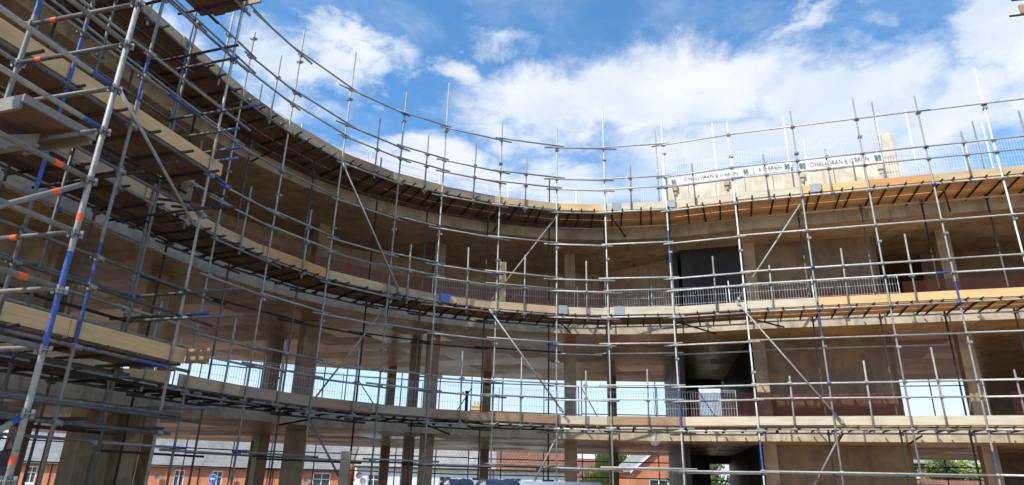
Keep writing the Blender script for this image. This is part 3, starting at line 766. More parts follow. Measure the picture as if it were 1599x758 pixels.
# kerb upstand round the roof that carries the barriers
ku = MB(); kp = smooth(2, 22, 1.78, 4)
for k in range(len(kp)-1):
    if 5.0 < kp[k].x < 12.2 or 5.0 < kp[k+1].x < 12.2: continue
    zt = 10.565 if kp[k].x > 12 else 10.115
    ku.box(kp[k], kp[k+1], .14, 9.812, zt, 0, .03)
ku.build('roof_upstand', CONC_E, bld)
for x0 in (5.5, 7.1, 9.3, 11.45):
    m = MB(); a = onp(x0)-PN*.11; m.box(a, a+pd*.16, .2, 11.12, 11.34, 0, .0); m.box(a+pd*.04, a+pd*.12, .12, 10.98, 11.118, 0, .0)
    m.build('parapet_bracket', CONC_E, bld)
# white thin posts on the roof edge by the parapet
for q, (u, v) in enumerate(((1023, 205), (1112, 193), (1223, 183), (1361, 160), (1367, 185), (1413, 171), (1518, 190), (1533, 192))):
    a = at_plane(u, v, tuple(PA+PN*.3), tuple(PB+PN*.3))
    o = tube('roof_post', v3(a.xy, 9.82), a, .021, [WHITEP if q % 3 else RING], None)
    o['label'] = f'{ORD[q]} thin pale post from the left, standing on the roof behind the right scaffold'; o['category'] = 'post'; o['group'] = 'pale posts on the roof'

# banners
def text_mesh(s, size, mat, name, parent, loc, ang, width=None):
    cu = bpy.data.curves.new('t', 'FONT'); cu.body = s; cu.size = size; cu.extrude = .004; cu.align_x = 'CENTER'; cu.align_y = 'CENTER'
    to = bpy.data.objects.new('t', cu); C.objects.link(to); bpy.context.view_layer.update()
    me = bpy.data.meshes.new_from_object(to.evaluated_get(bpy.context.evaluated_depsgraph_get())); me.name = name
    me.materials.clear(); me.materials.append(mat)
    xs_ = [v.co.x for v in me.vertices]; w_ = max(xs_)-min(xs_)
    bpy.data.objects.remove(to)
    o = bpy.data.objects.new(name, me); C.objects.link(o); o.parent = parent; o.location = loc; o.rotation_euler = (math.pi/2, 0, ang)
    if width: o.scale.x = width/w_
    return o
def banner(x0, x1, z0a, z1a, z0b, z1b, txt, label, tw, toff, logos):
    a, b2 = onp(x0)-PN*.16, onp(x1)-PN*.16
    t = thing('banner', label, 'banner', (a.x, a.y, z0a), 'white banners along the parapet')
    m = MB(); n = 12; L = (b2-a).length
    for k in range(n):
        P4 = []
        for kk in (k, k+1):
            f = kk/n; p = a.lerp(b2, f)+PN*(.012*math.sin(kk*1.9)); P4.append((p, z0a+(z0b-z0a)*f+.008*math.sin(kk*2.3), z1a+(z1b-z1a)*f))
        (p, l0, h0), (q, l1, h1) = P4; tn = PN*.012
        m.box8([v3(p, l0), v3(q, l1), v3(q+tn, l1), v3(p+tn, l0), v3(p, h0), v3(q, h1), v3(q+tn, h1), v3(p+tn, h0)])
    m.build('sheet', BANNER, t)
    ang = math.atan2(pd.y, pd.x); h = z1a-z0a
    mid = a.lerp(b2, toff)-PN*.03; zc = (z0a+z1a)/2*(1-toff)+(z0b+z1b)/2*toff
    o = text_mesh(txt, h*.74, LETTER, 'lettering', t, (mid.x-a.x, mid.y-a.y, zc-z0a), ang, tw)
    for f in logos:
        c = a.lerp(b2, f)-PN*.03; z = (z0a+z1a)/2*(1-f)+(z0b+z1b)/2*f
        lm = MB(); s = h*.27
        lm.box(c-pd*s, c-pd*s*.1, .01, z-s, z+s, 0); lm.box(c+pd*s*.1, c+pd*s, .01, z-s, z-s*.15, 1); lm.box(c+pd*s*.1, c+pd*s, .01, z+s*.15, z+s, 0)
        lm.build('logo', [LOGO_G, LETTER], t)
banner(5.42, 7.98, 11.33, 11.60, 11.43, 11.70, "O'HALLORAN & O'BRIEN", 'white banner with grey lettering and green marks, leftmost on the parapet', 1.75, .5, (.05, .92))
banner(8.04, 9.12, 11.42, 11.70, 11.43, 11.72, "& O'BRIEN", 'short white banner between the two longer banners on the parapet', .72, .42, (.88,))
banner(9.32, 11.62, 11.37, 11.70, 11.36, 11.68, "O'HALLORAN & O'BRIEN", 'long white banner with clear lettering at the right end of the parapet', 1.72, .49, (.045, .95))

# red debris netting
NETB = [('low red netting barrier across the dark lobby opening of the lowest open storey', (5.7, 20.65), (8.0, 20.0), 3.29, 2.9, None),
        ('low red netting barrier in front of the brown wall, lowest open storey', tuple(WA-PN*.35), tuple(WB-PN*.35), 3.29, 0, None),
        ('low red netting barrier right of the last column, lowest open storey', (14.2, 18.6), (20.5, 16.6), 3.29, 0, None),
        ('low red netting barrier in front of the brown wall of the middle storey', tuple(WA-PN*.35), tuple(WB-PN*.35), 6.56, 0, None),
        ('low red netting barrier at the right end of the middle storey', (11.9, 18.9), (20.5, 16.2), 6.56, 0, None),
        ('long red netting barrier at the left and centre of the middle storey', None, None, 6.56, 0, (5, 13))]
for lab, a, b2, z, _, idx in NETB:
    m = MB()
    if idx:
        pp = smooth(idx[0], idx[1], 2.1, 4); s = 0
        for k in range(len(pp)-1):
            l = (pp[k+1]-pp[k]).length; m.quad([v3(pp[k], z+.03), v3(pp[k+1], z+.03), v3(pp[k+1], z+1.15+.03*math.sin(k)), v3(pp[k], z+1.15+.03*math.sin(k-1))], [(s, 0), (s+l, 0), (s+l, 1.1), (s, 1.1)]); s += l
    else:
        a = Vector(a); b2 = Vector(b2); L = (b2-a).length; n = max(3, int(L/.6))
        for k in range(n):
            p, q = a.lerp(b2, k/n), a.lerp(b2, (k+1)/n); n2 = Vector((0, .03))
            m.quad([v3(p+n2*(k % 2), z+.03), v3(q+n2*((k+1) % 2), z+.03), v3(q+n2*((k+1) % 2), z+1.12), v3(p+n2*(k % 2), z+1.12)], [(k*.6, 0), (k*.6+.6, 0), (k*.6+.6, 1.1), (k*.6, 1.1)])
    t = m.build('debris_netting', NET); t['label'] = lab; t['category'] = 'netting'

# ------------------------------------------------------------------ scaffold behind the building
bs = thing('rear_scaffold', 'dark tube scaffold seen through the open storeys at the back of the building', 'scaffold', (0, 32, -3.2))
BQ = back_path(.9); rl = random.Random(5)
L = [0]
for i in range(1, len(BQ)): L.append(L[-1]+(BQ[i]-BQ[i-1]).length)
def bq(t):
    i = 0
    while i < len(L)-2 and L[i+1] < t: i += 1
    return BQ[i].lerp(BQ[i+1], (t-L[i])/(L[i+1]-L[i]))
t = 14; pts = []
while t < L[-1]-2:
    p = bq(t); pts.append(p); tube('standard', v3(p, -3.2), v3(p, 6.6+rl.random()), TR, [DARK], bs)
    if rl.random() < .6:
        p2 = p+(Vector((0, -1))*.3)+Vector((rl.uniform(.1, .6), 0)); tube('guard_post', v3(p2, 3.2), v3(p2, 4.2+rl.random()*.6), TR, [DARK], bs)
    t += rl.choice([1.5, 1.8, 2.0])
for z in (1.95, 2.65, 4.25, 4.75, 6.05):
    for k in range(0, len(pts)-3, 3):
        tube('ledger', v3(pts[k], z+rl.uniform(-.03, .03)), v3(pts[k+3], z+rl.uniform(-.03, .03)), TR, [DARK], bs)
for k, (z0, z1) in ((6, (5.7, 3.3)), (9, (3.4, 5.9)), (12, (5.9, 3.3)), (14, (3.3, 5.8)), (18, (6, 3.3)), (21, (5.9, 3.3)), (24, (6, 3.4))):
    if k+1 < len(pts): tube('brace', v3(pts[k], z0), v3(pts[k+1], z1), TR, [DARK], bs)
# dark flue like post with a cap at the back edge
p = at_y(728, 640, 29.5); m = MB(); m.tube((p.x, p.y, 3.17), (p.x, p.y, 5.3), .07, 10); m.tube((p.x, p.y, 5.3), (p.x, p.y, 5.42), .09, 10)
o = m.build('capped_post', DARK); o['label'] = 'thick dark capped post at the back edge of the lowest open storey'; o['category'] = 'post'

# ------------------------------------------------------------------ houses beyond
def house(name, label, x0, x1, y0, y1, zg, ez, rz, wm, rm, wins, gable=False, chims=(), door=None, dishes=()):
    t = thing(name, label, 'house', ((x0+x1)/2, (y0+y1)/2, zg), 'houses beyond the site')
    w = MB(); ym = (y0+y1)/2; xm = (x0+x1)/2
    # walls as boxes; front wall cut round windows by strips
    def strip(a, b2, za, zb):
        if b2-a > .01 and zb-za > .01: w.box((a, y0+.15), (b2, y0+.15), .3, za, zb)
    rows = sorted(set([zg]+[q for wn_ in wins for q in (wn_[1], wn_[1]+wn_[3])]+[ez]))
    for za, zb in zip(rows[:-1], rows[1:]):
        cuts = sorted((wn_[0], wn_[0]+wn_[2]) for wn_ in wins if wn_[1] <= za+.001 and wn_[1]+wn_[3] >= zb-.001)
        x = x0
        for c0, c1 in cuts: strip(x, c0, za, zb); x = c1
        strip(x, x1, za, zb)
    w.box((x0+.15, y0+.302), (x0+.15, y1), .3, zg, ez); w.box((x1-.15, y0+.302), (x1-.15, y1), .3, zg, ez); w.box((x0+.302, y1-.15), (x1-.302, y1-.15), .3, zg, ez)
    if gable:
        for yy in (y0+.15, y1-.15):
            w.box8([(x0, yy-.15, ez), (x1, yy-.15, ez), (x1, yy+.15, ez), (x0, yy+.15, ez), (xm-.01, yy-.15, rz-.05), (xm+.01, yy-.15, rz-.05), (xm+.01, yy+.15, rz-.05), (xm-.01, yy+.15, rz-.05)])
    else:
        for xx in (x0+.15, x1-.15):
            w.box8([(xx-.15, y0, ez), (xx+.15, y0, ez), (xx+.15, y1, ez), (xx-.15, y1, ez), (xx-.15, ym-.01, rz-.05), (xx+.15, ym-.01, rz-.05), (xx+.15, ym+.01, rz-.05), (xx-.15, ym+.01, rz-.05)])
    w.build('wall', wm, t)
    r = MB(); o_ = .35
    if gable:
        for s in (-1, 1):
            xe = xm+s*((x1-x0)/2+o_); ze = ez-o_*(rz-ez)/((x1-x0)/2); sl = math.hypot(xe-xm, rz-ze)
            P4 = [(xe, y0-.25, ze), (xe, y1+.25, ze), (xm, y1+.25, rz), (xm, y0-.25, rz)]
            if s > 0: P4 = [P4[1], P4[0], P4[3], P4[2]]
            up = Vector((0, 0, .14)); r.box8([Vector(p) for p in P4]+[Vector(p)+up for p in P4])
    else:
        for s in (-1, 1):
            ye = ym+s*((y1-y0)/2+o_); ze = ez-o_*(rz-ez)/((y1-y0)/2)
            P4 = [(x0-.04, ye, ze), (x1+.04, ye, ze), (x1+.04, ym, rz), (x0-.04, ym, rz)]
            if s > 0: P4 = [P4[1], P4[0], P4[3], P4[2]]
            up = Vector((0, 0, .14)); r.box8([Vector(p) for p in P4]+[Vector(p)+up for p in P4])
    ro = r.build('roof', rm, t)
    if not gable:
        m = MB(); m.tube((x0-.04, y0-.42, ez-.28), (x1+.04, y0-.42, ez-.28), .06, 8); m.tube((x1-.25, y0-.06, zg), (x1-.25, y0-.06, ez-.3), .04, 8); m.build('gutter', BLACKP, ro)
    else:
        m = MB()
        for s in (-1, 1):
            xe = xm+s*((x1-x0)/2+o_); ze = ez-o_*(rz-ez)/((x1-x0)/2)
            P4 = [Vector((xe, y0-.28, ze-.12)), Vector((xm, y0-.28, rz-.12)), Vector((xm, y0-.255, rz-.12)), Vector((xe, y0-.255, ze-.12))]
            m.box8(P4+[p+Vector((0, 0, .25)) for p in P4])
        m.build('bargeboard', UPVC, ro)
    for cx, cw, cz in chims:
        m = MB(); m.cube(cx-cw/2, cx+cw/2, ym-.35, ym+.35, rz-.8, cz); m.cube(cx-cw/2-.06, cx+cw/2+.06, ym-.41, ym+.41, cz+.002, cz+.12)
        for k in (-1, 0, 1): m.tube((cx+k*cw*.3, ym, cz+.1), (cx+k*cw*.3, ym, cz+.55), .13, 10, r1=.1)
        m.build('chimney', BRICK if wm is BRICK else T_YEL, ro)
    for wx, wz, ww, wh in wins:
        m = MB(); f = .09; y = y0+.08
        m.cube(wx, wx+ww, y-.04, y+.04, wz, wz+f); m.cube(wx, wx+ww, y-.04, y+.04, wz+wh-f, wz+wh)
        m.cube(wx, wx+f, y-.04, y+.04, wz+f+.002, wz+wh-f-.002); m.cube(wx+ww-f, wx+ww, y-.04, y+.04, wz+f+.002, wz+wh-f-.002)
        if ww > .85: m.cube(wx+ww*.5-.035, wx+ww*.5+.035, y-.035, y+.035, wz+f+.002, wz+wh-f-.002)
        m.cube(wx+f+.002, wx+ww-f-.002, y-.03, y+.03, wz+wh*.62, wz+wh*.62+.06)
        m.cube(wx-.08, wx+ww+.08, y0-.07, y0-.002, wz-.1, wz-.005)
        wo = m.build('window', UPVC, t)
        p = MB(); p.cube(wx+f*.6, wx+ww-f*.6, y+.045, y+.06, wz+f*.6, wz+wh-f*.6); p.build('pane', GLASS, wo)
    for dx, dz in dishes:
        m = MB(); n = 14
        for k in range(n):
            a0, a1 = k*2*math.pi/n, (k+1)*2*math.pi/n
            for ra, rb_, da, db in ((0.001, .2, .1, .06), (.2, .29, .06, -.0)):
                m.quad([(dx+ra*math.cos(a0), y0-.3+da, dz+ra*math.sin(a0)), (dx+rb_*math.cos(a0), y0-.3+db, dz+rb_*math.sin(a0)), (dx+rb_*math.cos(a1), y0-.3+db, dz+rb_*math.sin(a1)), (dx+ra*math.cos(a1), y0-.3+da, dz+ra*math.sin(a1))], [(0, 0)]*4)
        m.tube((dx, y0-.2, dz), (dx, y0, dz-.2), .025, 6); m.tube((dx, y0-.2, dz-.1), (dx, y0-.7, dz-.1), .012, 6)
        m.build('satellite_dish', DISH, t)
    return t
ZG = -3.1
hb = ['brick terrace house with slate roof at the far left, beyond the ground storey', 'brick terrace house with slate roof, second from the far left', 'brick terrace house with a satellite dish under its eaves, third from the far left',
      'brick terrace house with slate roof, fourth from the far left', 'brick terrace house with a wide white window, next to the white houses']
x = -47.0
for k in range(5):
    x1 = x+6.6; wz = .55
    wins = [(x+.9, wz, .95, 1.45), (x+4.1, wz, .95, 1.45), (x+.9, -2.1, 1.2, 1.4), (x+4.2, -3.05, .95, 2.1)]
    if k == 4: wins = [(x+1.0, wz, 1.1, 1.5), (x+3.3, wz, 1.6, 1.5), (x+.9, -2.1, 1.6, 1.4), (x+4.4, -3.05, .95, 2.1)]
    house('brick_house', hb[k], x, x1-.02, 62, 70, ZG, 2.5, 5.9, BRICK, SLATE, wins, chims=((x+.5, .9, 7.0),), dishes=((x+2.9, 1.35),) if k in (2, 3, 4) else ())
    x = x1
hw = ['white rendered house with pale tiled roof, next to the brick terrace', 'white rendered house with pale tiled roof, middle of the white houses', 'white rendered house with brown tiled roof, right of the white houses']
x = -13.6
for k in range(3):
    wd = (6.4, 6.3, 7.4)[k]; x1 = x+wd
    wins = [(x+1.2, .75, 1.1, 1.3), (x+4.1, .75, 1.2, 1.3), (x+1.2, -2.1, 1.5, 1.4), (x+4.2, -3.05, .95, 2.1)]
    house('white_house', hw[k], x, x1-.02, 62, 70, ZG, 2.95, 7.3, RENDER_W, TILE if k == 2 else SLATE_P, wins, chims=(((x+4.2, 1.1, 8.55),) if k == 1 else ()), dishes=((x+.5, 1.9),) if k == 0 else ())
    x = x1
house('brick_gable_house', 'brick house with its gable end and white windows facing the site', 10.75, 17.8, 58, 68, ZG, 3.0, 5.9, BRICK, SLATE_P,
      [(12.0, .6, 1.65, 1.6), (15.3, .6, 1.9, 1.75), (12.0, -2.1, 1.65, 1.4)], gable=True, dishes=((14.6, 3.35),))
house('brick_house', 'small distant house with a brown roof between the white houses and the willow', 8.4, 13.5, 84, 92, ZG, 2.2, 4.6, BRICK, TILE, [(9.4, .4, 1.2, 1.2), (11.5, .4, 1.2, 1.2)])
house('brick_house', 'distant brick house at the right, left of the green trees', 37.0, 42.4, 66, 74, ZG, 4.5, 7.5, BRICK, SLATE_P, [(38, .8, 1.2, 1.3), (40.6, .8, 1.2, 1.3), (38.5, 3.0, 1.2, 1.0)])
house('brick_house', 'low house with a brown tiled roof in front of the right trees', 33.2, 38.6, 52, 58, ZG, .6, 2.5, BRICK, TILE, [(34, -1.8, 1.2, 1.2), (36.4, -1.8, 1.2, 1.2)])

# street sign
p = at_y(332, 748, 57); t = thing('road_sign', 'round blue road sign with a white arrow in front of the brick terrace', 'sign', (p.x, p.y, -3.0))
m = MB(); m.tube((p.x, p.y+.06, -3.0), (p.x, p.y+.06, p.z+.4), .045, 8); m.build('pole', STEEL2, t)
m = MB(); m.tube((p.x, p.y, p.z), (p.x, p.y+.02, p.z), .34, 28); m.build('disc', SIGNB, t)
m = MB(); m.tube((p.x, p.y-.002, p.z), (p.x, p.y+.018, p.z), .36, 28); m.build('rim', WHITEP, t).location.y += .012
m = MB(); m.cube(p.x-.08, p.x+.2, p.y-.014, p.y-.004, p.z-.04, p.z+.04)
m.quad([(p.x-.24, p.y-.014, p.z), (p.x-.06, p.y-.014, p.z-.14), (p.x-.06, p.y-.014, p.z+.14)], [(0, 0)]*3); m.build('arrow', WHITEP, t)

# ------------------------------------------------------------------ trees
def tree(name, label, x, y, zg, h, w, leaf, n, trunk_h, kind, ls=.3, seed=1):
    rt = random.Random(seed); t = thing(name, label, 'tree', (x, y, zg))
    tr = MB(); tr.tube((x, y, zg), (x+.1, y, zg+trunk_h), .22, 9, r1=.14)
    clumps = []
    nb = 9 if kind != 'cone' else 14
    for k in range(nb):
        a = k*2.4+rt.random(); f = (k+.5)/nb
        if kind == 'cone': rr = w*.5*(1-f)*.8+.1; z = zg+trunk_h*.4+(h-trunk_h*.4)*f; s = .35+w*.22*(1-f)
        else: rr = w*.36*math.sqrt(rt.random()+.1); z = zg+trunk_h+(h-trunk_h)*(.15+.72*rt.random()*(1-.4*rr/w)); s = w*rt.uniform(.13, .22)
        c = Vector((x+rr*math.cos(a), y+rr*math.sin(a), z)); clumps.append((c, s))
        tr.tube((x+.1, y, zg+trunk_h*rt.uniform(.6, 1)), c, .07, 6, r1=.02)
    tr.build('trunk', BARK, t)
    cr = MB()
    for k in range(n):
        c, s = rt.choice(clumps)
        d = Vector((rt.gauss(0, 1), rt.gauss(0, 1), rt.gauss(0, .8))); d = d.normalized()*s*rt.random()**.45
        p = c+d
        if kind == 'willow': p.z -= abs(rt.gauss(0, 1))*h*.16
        u = Vector((rt.gauss(0, 1), rt.gauss(0, 1), rt.gauss(0, 1))).normalized(); v = u.orthogonal().normalized()
        if kind == 'willow': v = Vector((rt.gauss(0, .15), rt.gauss(0, .15), -1)).normalized(); u = v.orthogonal().normalized()
        a = ls*rt.uniform(.5, 1.1); b_ = a*(.5 if kind != 'willow' else 1.8)
        u2 = u*a*(.35 if kind == 'willow' else .8); v2 = v*b_
        cr.quad([p-u2, p+v2*.4, p+u2, p-v2*.6], [(0, 0)]*4)
    cr.build('crown', leaf, t)
tree('willow_tree', 'yellow green weeping willow left of the brick gable house', at_y(950, 740, 72).x, 72, ZG, 9.6, 5.4, LEAF_Y, 5200, 3.0, 'willow', .3, 3)
tree('evergreen_tree', 'dark green bushy tree seen through the small lobby opening', at_y(1124, 740, 46).x, 46, ZG, 7.4, 6.4, LEAF_D, 4200, 1.2, 'round', .3, 4)
tree('leafy_tree', 'left one of the green trees seen through the right opening', at_y(1462, 740, 60).x, 60, ZG, 8.4, 5.6, LEAF_M, 2600, 2.4, 'round', .34, 5)
tree('leafy_tree', 'middle one of the green trees seen through the right opening', at_y(1496, 740, 62).x, 62, ZG, 8.6, 6.2, LEAF_Y, 3600, 2.2, 'round', .34, 6)
tree('leafy_tree', 'right one of the green trees seen through the right opening', at_y(1530, 740, 60).x, 60, ZG, 8.0, 6.4, LEAF_M, 3600, 2.2, 'round', .34, 8)
tree('leafy_tree', 'distant tree beyond the brick terrace on the far left', -52, 66, ZG, 9.5, 7, LEAF_M, 2500, 2.6, 'round', .4, 9)

# ------------------------------------------------------------------ things on site in front of the building
def roll(label, q0, q1, yy0, yy1, r, z, capw):
    a = at_y(q0[0], q0[1], yy0); b2 = at_y(q1[0], q1[1], yy1); a.z = z; b2.z = z+.01
    t = thing('pipe_roll', label, 'pipe', tuple(a), 'wrapped pipes on the rack')
    L = (b2-a).length; m = MB(); m.tube(a, b2, r, 20); m.build('pipe', PIPEM, t, smooth=True)
    m = MB(); d = (b2-a)/L; prev = None
    n = 9
    for k in range(n+1):
        p = a-d*.03+d*(capw+.03)*k/n; rr = r+.012+.006*math.sin(k*2.1); 
        if k == 0: rr = r*.75
        u = Vector((0, 0, 1)); w_ = d.cross(u).normalized()
        ringp = [p+(u*math.cos(j*.3142)+w_*math.sin(j*.3142))*(rr+.005*math.sin(j*3+k)) for j in range(20)]
        if prev:
            for j in range(20): m.quad([prev[j], prev[(j+1) % 20], ringp[(j+1) % 20], ringp[j]], [(0, 0)]*4)
        else: m.v += [tuple(q_) for q_ in ringp]; m.f.append(tuple(range(len(m.v)-20, len(m.v)))); m.m.append(0); m.uv.append([(0, 0)]*20)
        prev = ringp
    m.build('wrap', TARP, t, smooth=True)
    return a, b2
zr = 1.565
a1, b1 = roll('blue wrapped pipe lying at bottom centre, the left one', (694, 748), (800, 750), 8.0, 8.6, .095, zr, .35)
a2, b3 = roll('long pale grey pipe with a blue wrapped end, bottom centre', (750, 748), (935, 752), 7.6, 8.4, .1, zr, .45)
rk = thing('pipe_rack', 'timber rack on the ground under the wrapped pipes', 'rack', (0, 8, 0))
for k, x in enumerate((-.55, .15, .85)):
    for y in (7.55, 8.75): m = MB(); m.box((x-.05, y), (x+.05, y), .1, .0, 1.38); m.build('leg', T_GREY, rk)
    m = MB(); m.box((x, 7.4), (x, 8.95), .1, 1.382, 1.462); m.build('bearer', T_GREY, rk)
# upright post at the bottom left of centre
p = at_y(541, 705, 13); m = MB(); m.box((p.x-.09, p.y), (p.x+.09, p.y), .05, 0, p.z)
o = m.build('timber_post', T_GREY); o['label'] = 'grey upright timber post in front of the scaffold, left of centre at the bottom'; o['category'] = 'post'
# scaffold corner just entering at the top right
p = at_y(1592, 26, 12.0); t = thing('scaffold_platform', 'corner of another scaffold platform in the top right corner of the picture', 'scaffold', (p.x+.9, p.y, 0))
tube('ledger', v3(at_y(1577, 27, 12).xy, p.z), v3((p.x+2.4, p.y-.6), p.z+.02), TR, [DARK], t)
tube('standard', v3((p.x+.55, p.y-.12), 0.02), v3((p.x+.55, p.y-.12), p.z+2), TR, [STEEL2], t); tube('standard', v3((p.x+2.3, p.y-.58), 0.02), v3((p.x+2.3, p.y-.58), p.z+2), TR, [STEEL2], t)
m = MB(); m.box((p.x, p.y-.05), (p.x+2.3, p.y-.6), .04, p.z+.04, p.z+.27); m.build('toe_board', T_BROWN, t)
for dz in (.42, -.5, -1.2): tube('ledger', v3((p.x+.02-.12*(dz > 0), p.y-.03), p.z+dz), v3((p.x+2.4, p.y-.6), p.z+dz), TR, [DARK], t)

# ------------------------------------------------------------------ light and sky
SUN_AZ = R(228); SUN_EL = R(47)                 # azimuth of the sun clockwise from +Y
sv = Vector((math.sin(SUN_AZ)*math.cos(SUN_EL), math.cos(SUN_AZ)*math.cos(SUN_EL), math.sin(SUN_EL)))
ld = bpy.data.lights.new('sun', 'SUN'); ld.energy = 5.0; ld.angle = R(.6); ld.color = (1, .935, .83)
lo = bpy.data.objects.new('sun', ld); C.objects.link(lo); lo.rotation_euler = sv.to_track_quat('Z', 'Y').to_euler(); lo.location = (0, 0, 40)
w = bpy.data.worlds.new('World'); bpy.context.scene.world = w; w.use_nodes = True; nt = w.node_tree
bg = nt.nodes['Background']; sky = N(nt, 'ShaderNodeTexSky', sky_type='NISHITA', sun_disc=False)
sky.sun_elevation = SUN_EL; sky.sun_rotation = SUN_AZ; sky.altitude = 50; sky.air_density = 1.0; sky.dust_density = .6; sky.ozone_density = 2.2
tc = N(nt, 'ShaderNodeTexCoord'); sp = N(nt, 'ShaderNodeSeparateXYZ'); nt.links.new(tc.outputs['Generated'], sp.inputs[0])
def M_(op, *a):
    n = N(nt, 'ShaderNodeMath', operation=op)
    for i, x in enumerate(a):
        if hasattr(x, 'node'): nt.links.new(x, n.inputs[i])
        else: n.inputs[i].default_value = x
    return n.outputs[0]
az = M_('ARCTAN2', sp.outputs[0], sp.outputs[1]); el = M_('ARCSINE', sp.outputs[2])
def aze(u, v):
    d = ray(u, v).normalized(); return math.atan2(d.x, d.y), math.asin(d.z)
BLOBS = [(480, 95, 95, 48, 1.0), (565, 85, 85, 42, 1.0), (610, 115, 45, 30, .9), (410, 75, 60, 60, .8), (440, 150, 70, 30, .55), (390, 210, 60, 60, .6), (775, 65, 50, 22, .5), (700, 125, 40, 30, .8),
         (830, 165, 130, 62, 1.05), (990, 150, 190, 75, 1.15), (1150, 120, 150, 60, 1.0), (1290, 150, 170, 80, 1.05), (1500, 170, 150, 75, 1.0), (1530, 50, 110, 70, .95), (1240, 28, 90, 22, .55), (1190, 220, 380, 70, 1.05),
         (640, 265, 190, 45, 1.1), (850, 280, 220, 50, 1.0), (1370, 255, 250, 60, .9), (1590, 90, 60, 100, .85), (240, 60, 80, 60, .8)]
def noi(scale, det, dist=0, rough=.6, off_=(0, 0, 0), sock=0):
    mp = N(nt, 'ShaderNodeMapping'); nt.links.new(tc.outputs['Generated'], mp.inputs[0]); mp.inputs['Location'].default_value = off_; mp.inputs['Scale'].default_value = (1, 1, 1.9)
    n = N(nt, 'ShaderNodeTexNoise'); nt.links.new(mp.outputs[0], n.inputs['Vector'])
    n.inputs['Scale'].default_value = scale; n.inputs['Detail'].default_value = det; n.inputs['Distortion'].default_value = dist; n.inputs['Roughness'].default_value = rough
    return n.outputs[sock]
az_true, el_true = az, el
az = M_('ADD', az, M_('MULTIPLY', M_('SUBTRACT', noi(5, 8, .3, .65, (7, 3, 1)), .5), .34)); el = M_('ADD', el, M_('MULTIPLY', M_('SUBTRACT', noi(6, 8, .3, .65, (2, 9, 4)), .5), .22))
fld = None
for u, v, ru, rv, st_ in BLOBS:
    a0, e0 = aze(u, v); a1, _ = aze(u+ru, v); _, e1 = aze(u, v-rv)
    dx = M_('DIVIDE', M_('SUBTRACT', az, a0), abs(a1-a0)); dy = M_('DIVIDE', M_('SUBTRACT', el, e0), abs(e1-e0))
    d2 = M_('ADD', M_('MULTIPLY', dx, dx), M_('MULTIPLY', dy, dy))
    val = M_('MULTIPLY', M_('SUBTRACT', 1.25, M_('POWER', d2, .5)), st_*1.32)
    fld = val if fld is None else M_('MAXIMUM', fld, val)
low = M_('SUBTRACT', 1.3, M_('DIVIDE', el_true, .22)); fld = M_('MAXIMUM', fld, low)
# elsewhere in the sky: unseen loose clouds added behind the viewer for neutral fill light
def noi(scale, det, dist=0, rough=.6, off_=(0, 0, 0)):
    mp = N(nt, 'ShaderNodeMapping'); nt.links.new(tc.outputs['Generated'], mp.inputs[0]); mp.inputs['Location'].default_value = off_; mp.inputs['Scale'].default_value = (1, 1, 1.9)
    n = N(nt, 'ShaderNodeTexNoise'); nt.links.new(mp.outputs[0], n.inputs['Vector'])
    n.inputs['Scale'].default_value = scale; n.inputs['Detail'].default_value = det; n.inputs['Distortion'].default_value = dist; n.inputs['Roughness'].default_value = rough
    return n.outputs[0]
back = M_('MULTIPLY', M_('MAXIMUM', M_('MULTIPLY', sp.outputs[1], -1), 0), .85); fld = M_('MAXIMUM', fld, M_('SUBTRACT', M_('MULTIPLY', back, noi(2.5, 4)), .05))
n1 = noi(4.2, 10, .5, .62); n2 = noi(16, 6, .2, .6, (3, 1, 2)); nn = M_('ADD', M_('MULTIPLY', n1, .72), M_('MULTIPLY', n2, .28))
dens = M_('ADD', M_('MULTIPLY', fld, .9), M_('MULTIPLY', M_('SUBTRACT', nn, .5), 2.3))
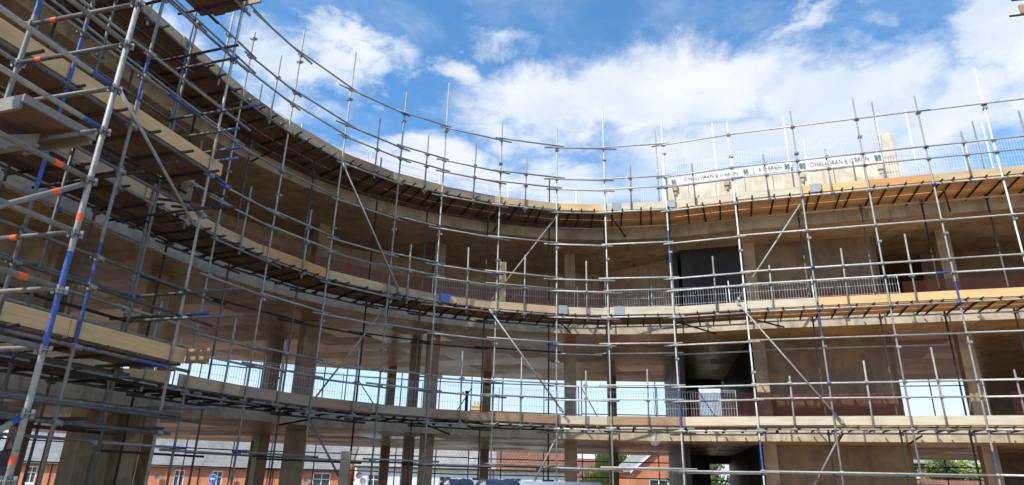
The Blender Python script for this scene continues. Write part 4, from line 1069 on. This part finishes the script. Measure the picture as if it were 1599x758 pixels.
mr = N(nt, 'ShaderNodeMapRange', interpolation_type='SMOOTHSTEP'); nt.links.new(dens, mr.inputs[0]); mr.inputs[1].default_value = -.2; mr.inputs[2].default_value = 1.05
br = noi(7, 6, .2, .55, (5, 2, 1)); brm = N(nt, 'ShaderNodeMapRange'); nt.links.new(br, brm.inputs[0]); brm.inputs[1].default_value = .35; brm.inputs[2].default_value = .65; brm.inputs[3].default_value = 0; brm.inputs[4].default_value = 1
CS = 10.0                                       # cloud radiance before the background strength
cc = mixc(nt, brm.outputs[0], (.70*CS, .79*CS, .92*CS), (.90*CS, .935*CS, .99*CS))
fac = M_('MULTIPLY', mr.outputs[0], .93)
hs = N(nt, 'ShaderNodeHueSaturation'); nt.links.new(sky.outputs[0], hs.inputs['Color']); hs.inputs['Saturation'].default_value = 1.1; hs.inputs['Value'].default_value = 2.1
tint = mixc(nt, 1.0, hs.outputs[0], (.74, 1.06, 1.14), 'MULTIPLY')
col = mixc(nt, fac, tint, cc)
nt.links.new(col, bg.inputs[0]); bg.inputs[1].default_value = .1

# ------------------------------------------------------------------ camera and view
cd = bpy.data.cameras.new('camera'); co = bpy.data.objects.new('camera', cd); C.objects.link(co)
cd.sensor_width = 36; cd.lens = F/1599*36; cd.clip_end = 5000; cd.clip_start = .05
from mathutils import Matrix
co.location = EY
fw = Vector((0, math.cos(PITCH), math.sin(PITCH))); rt_ = Vector((1, 0, 0)); up = rt_.cross(fw)
c, s = math.cos(ROLL), math.sin(ROLL)
# image x2 = c*x + s*y ; y2 = -s*x + c*y
X = rt_*c+up*s; Y = up*c-rt_*s; Z = -fw
co.rotation_euler = Matrix(((X.x, Y.x, Z.x), (X.y, Y.y, Z.y), (X.z, Y.z, Z.z))).to_euler()
sc = bpy.context.scene; sc.camera = co
sc.render.engine = 'CYCLES'; sc.cycles.max_bounces = 8; sc.cycles.diffuse_bounces = 5; sc.cycles.transparent_max_bounces = 12
sc.view_settings.view_transform = 'Standard'; sc.view_settings.look = 'None'; sc.view_settings.gamma = 1; sc.view_settings.exposure = 0.12
sc.view_settings.use_curve_mapping = False
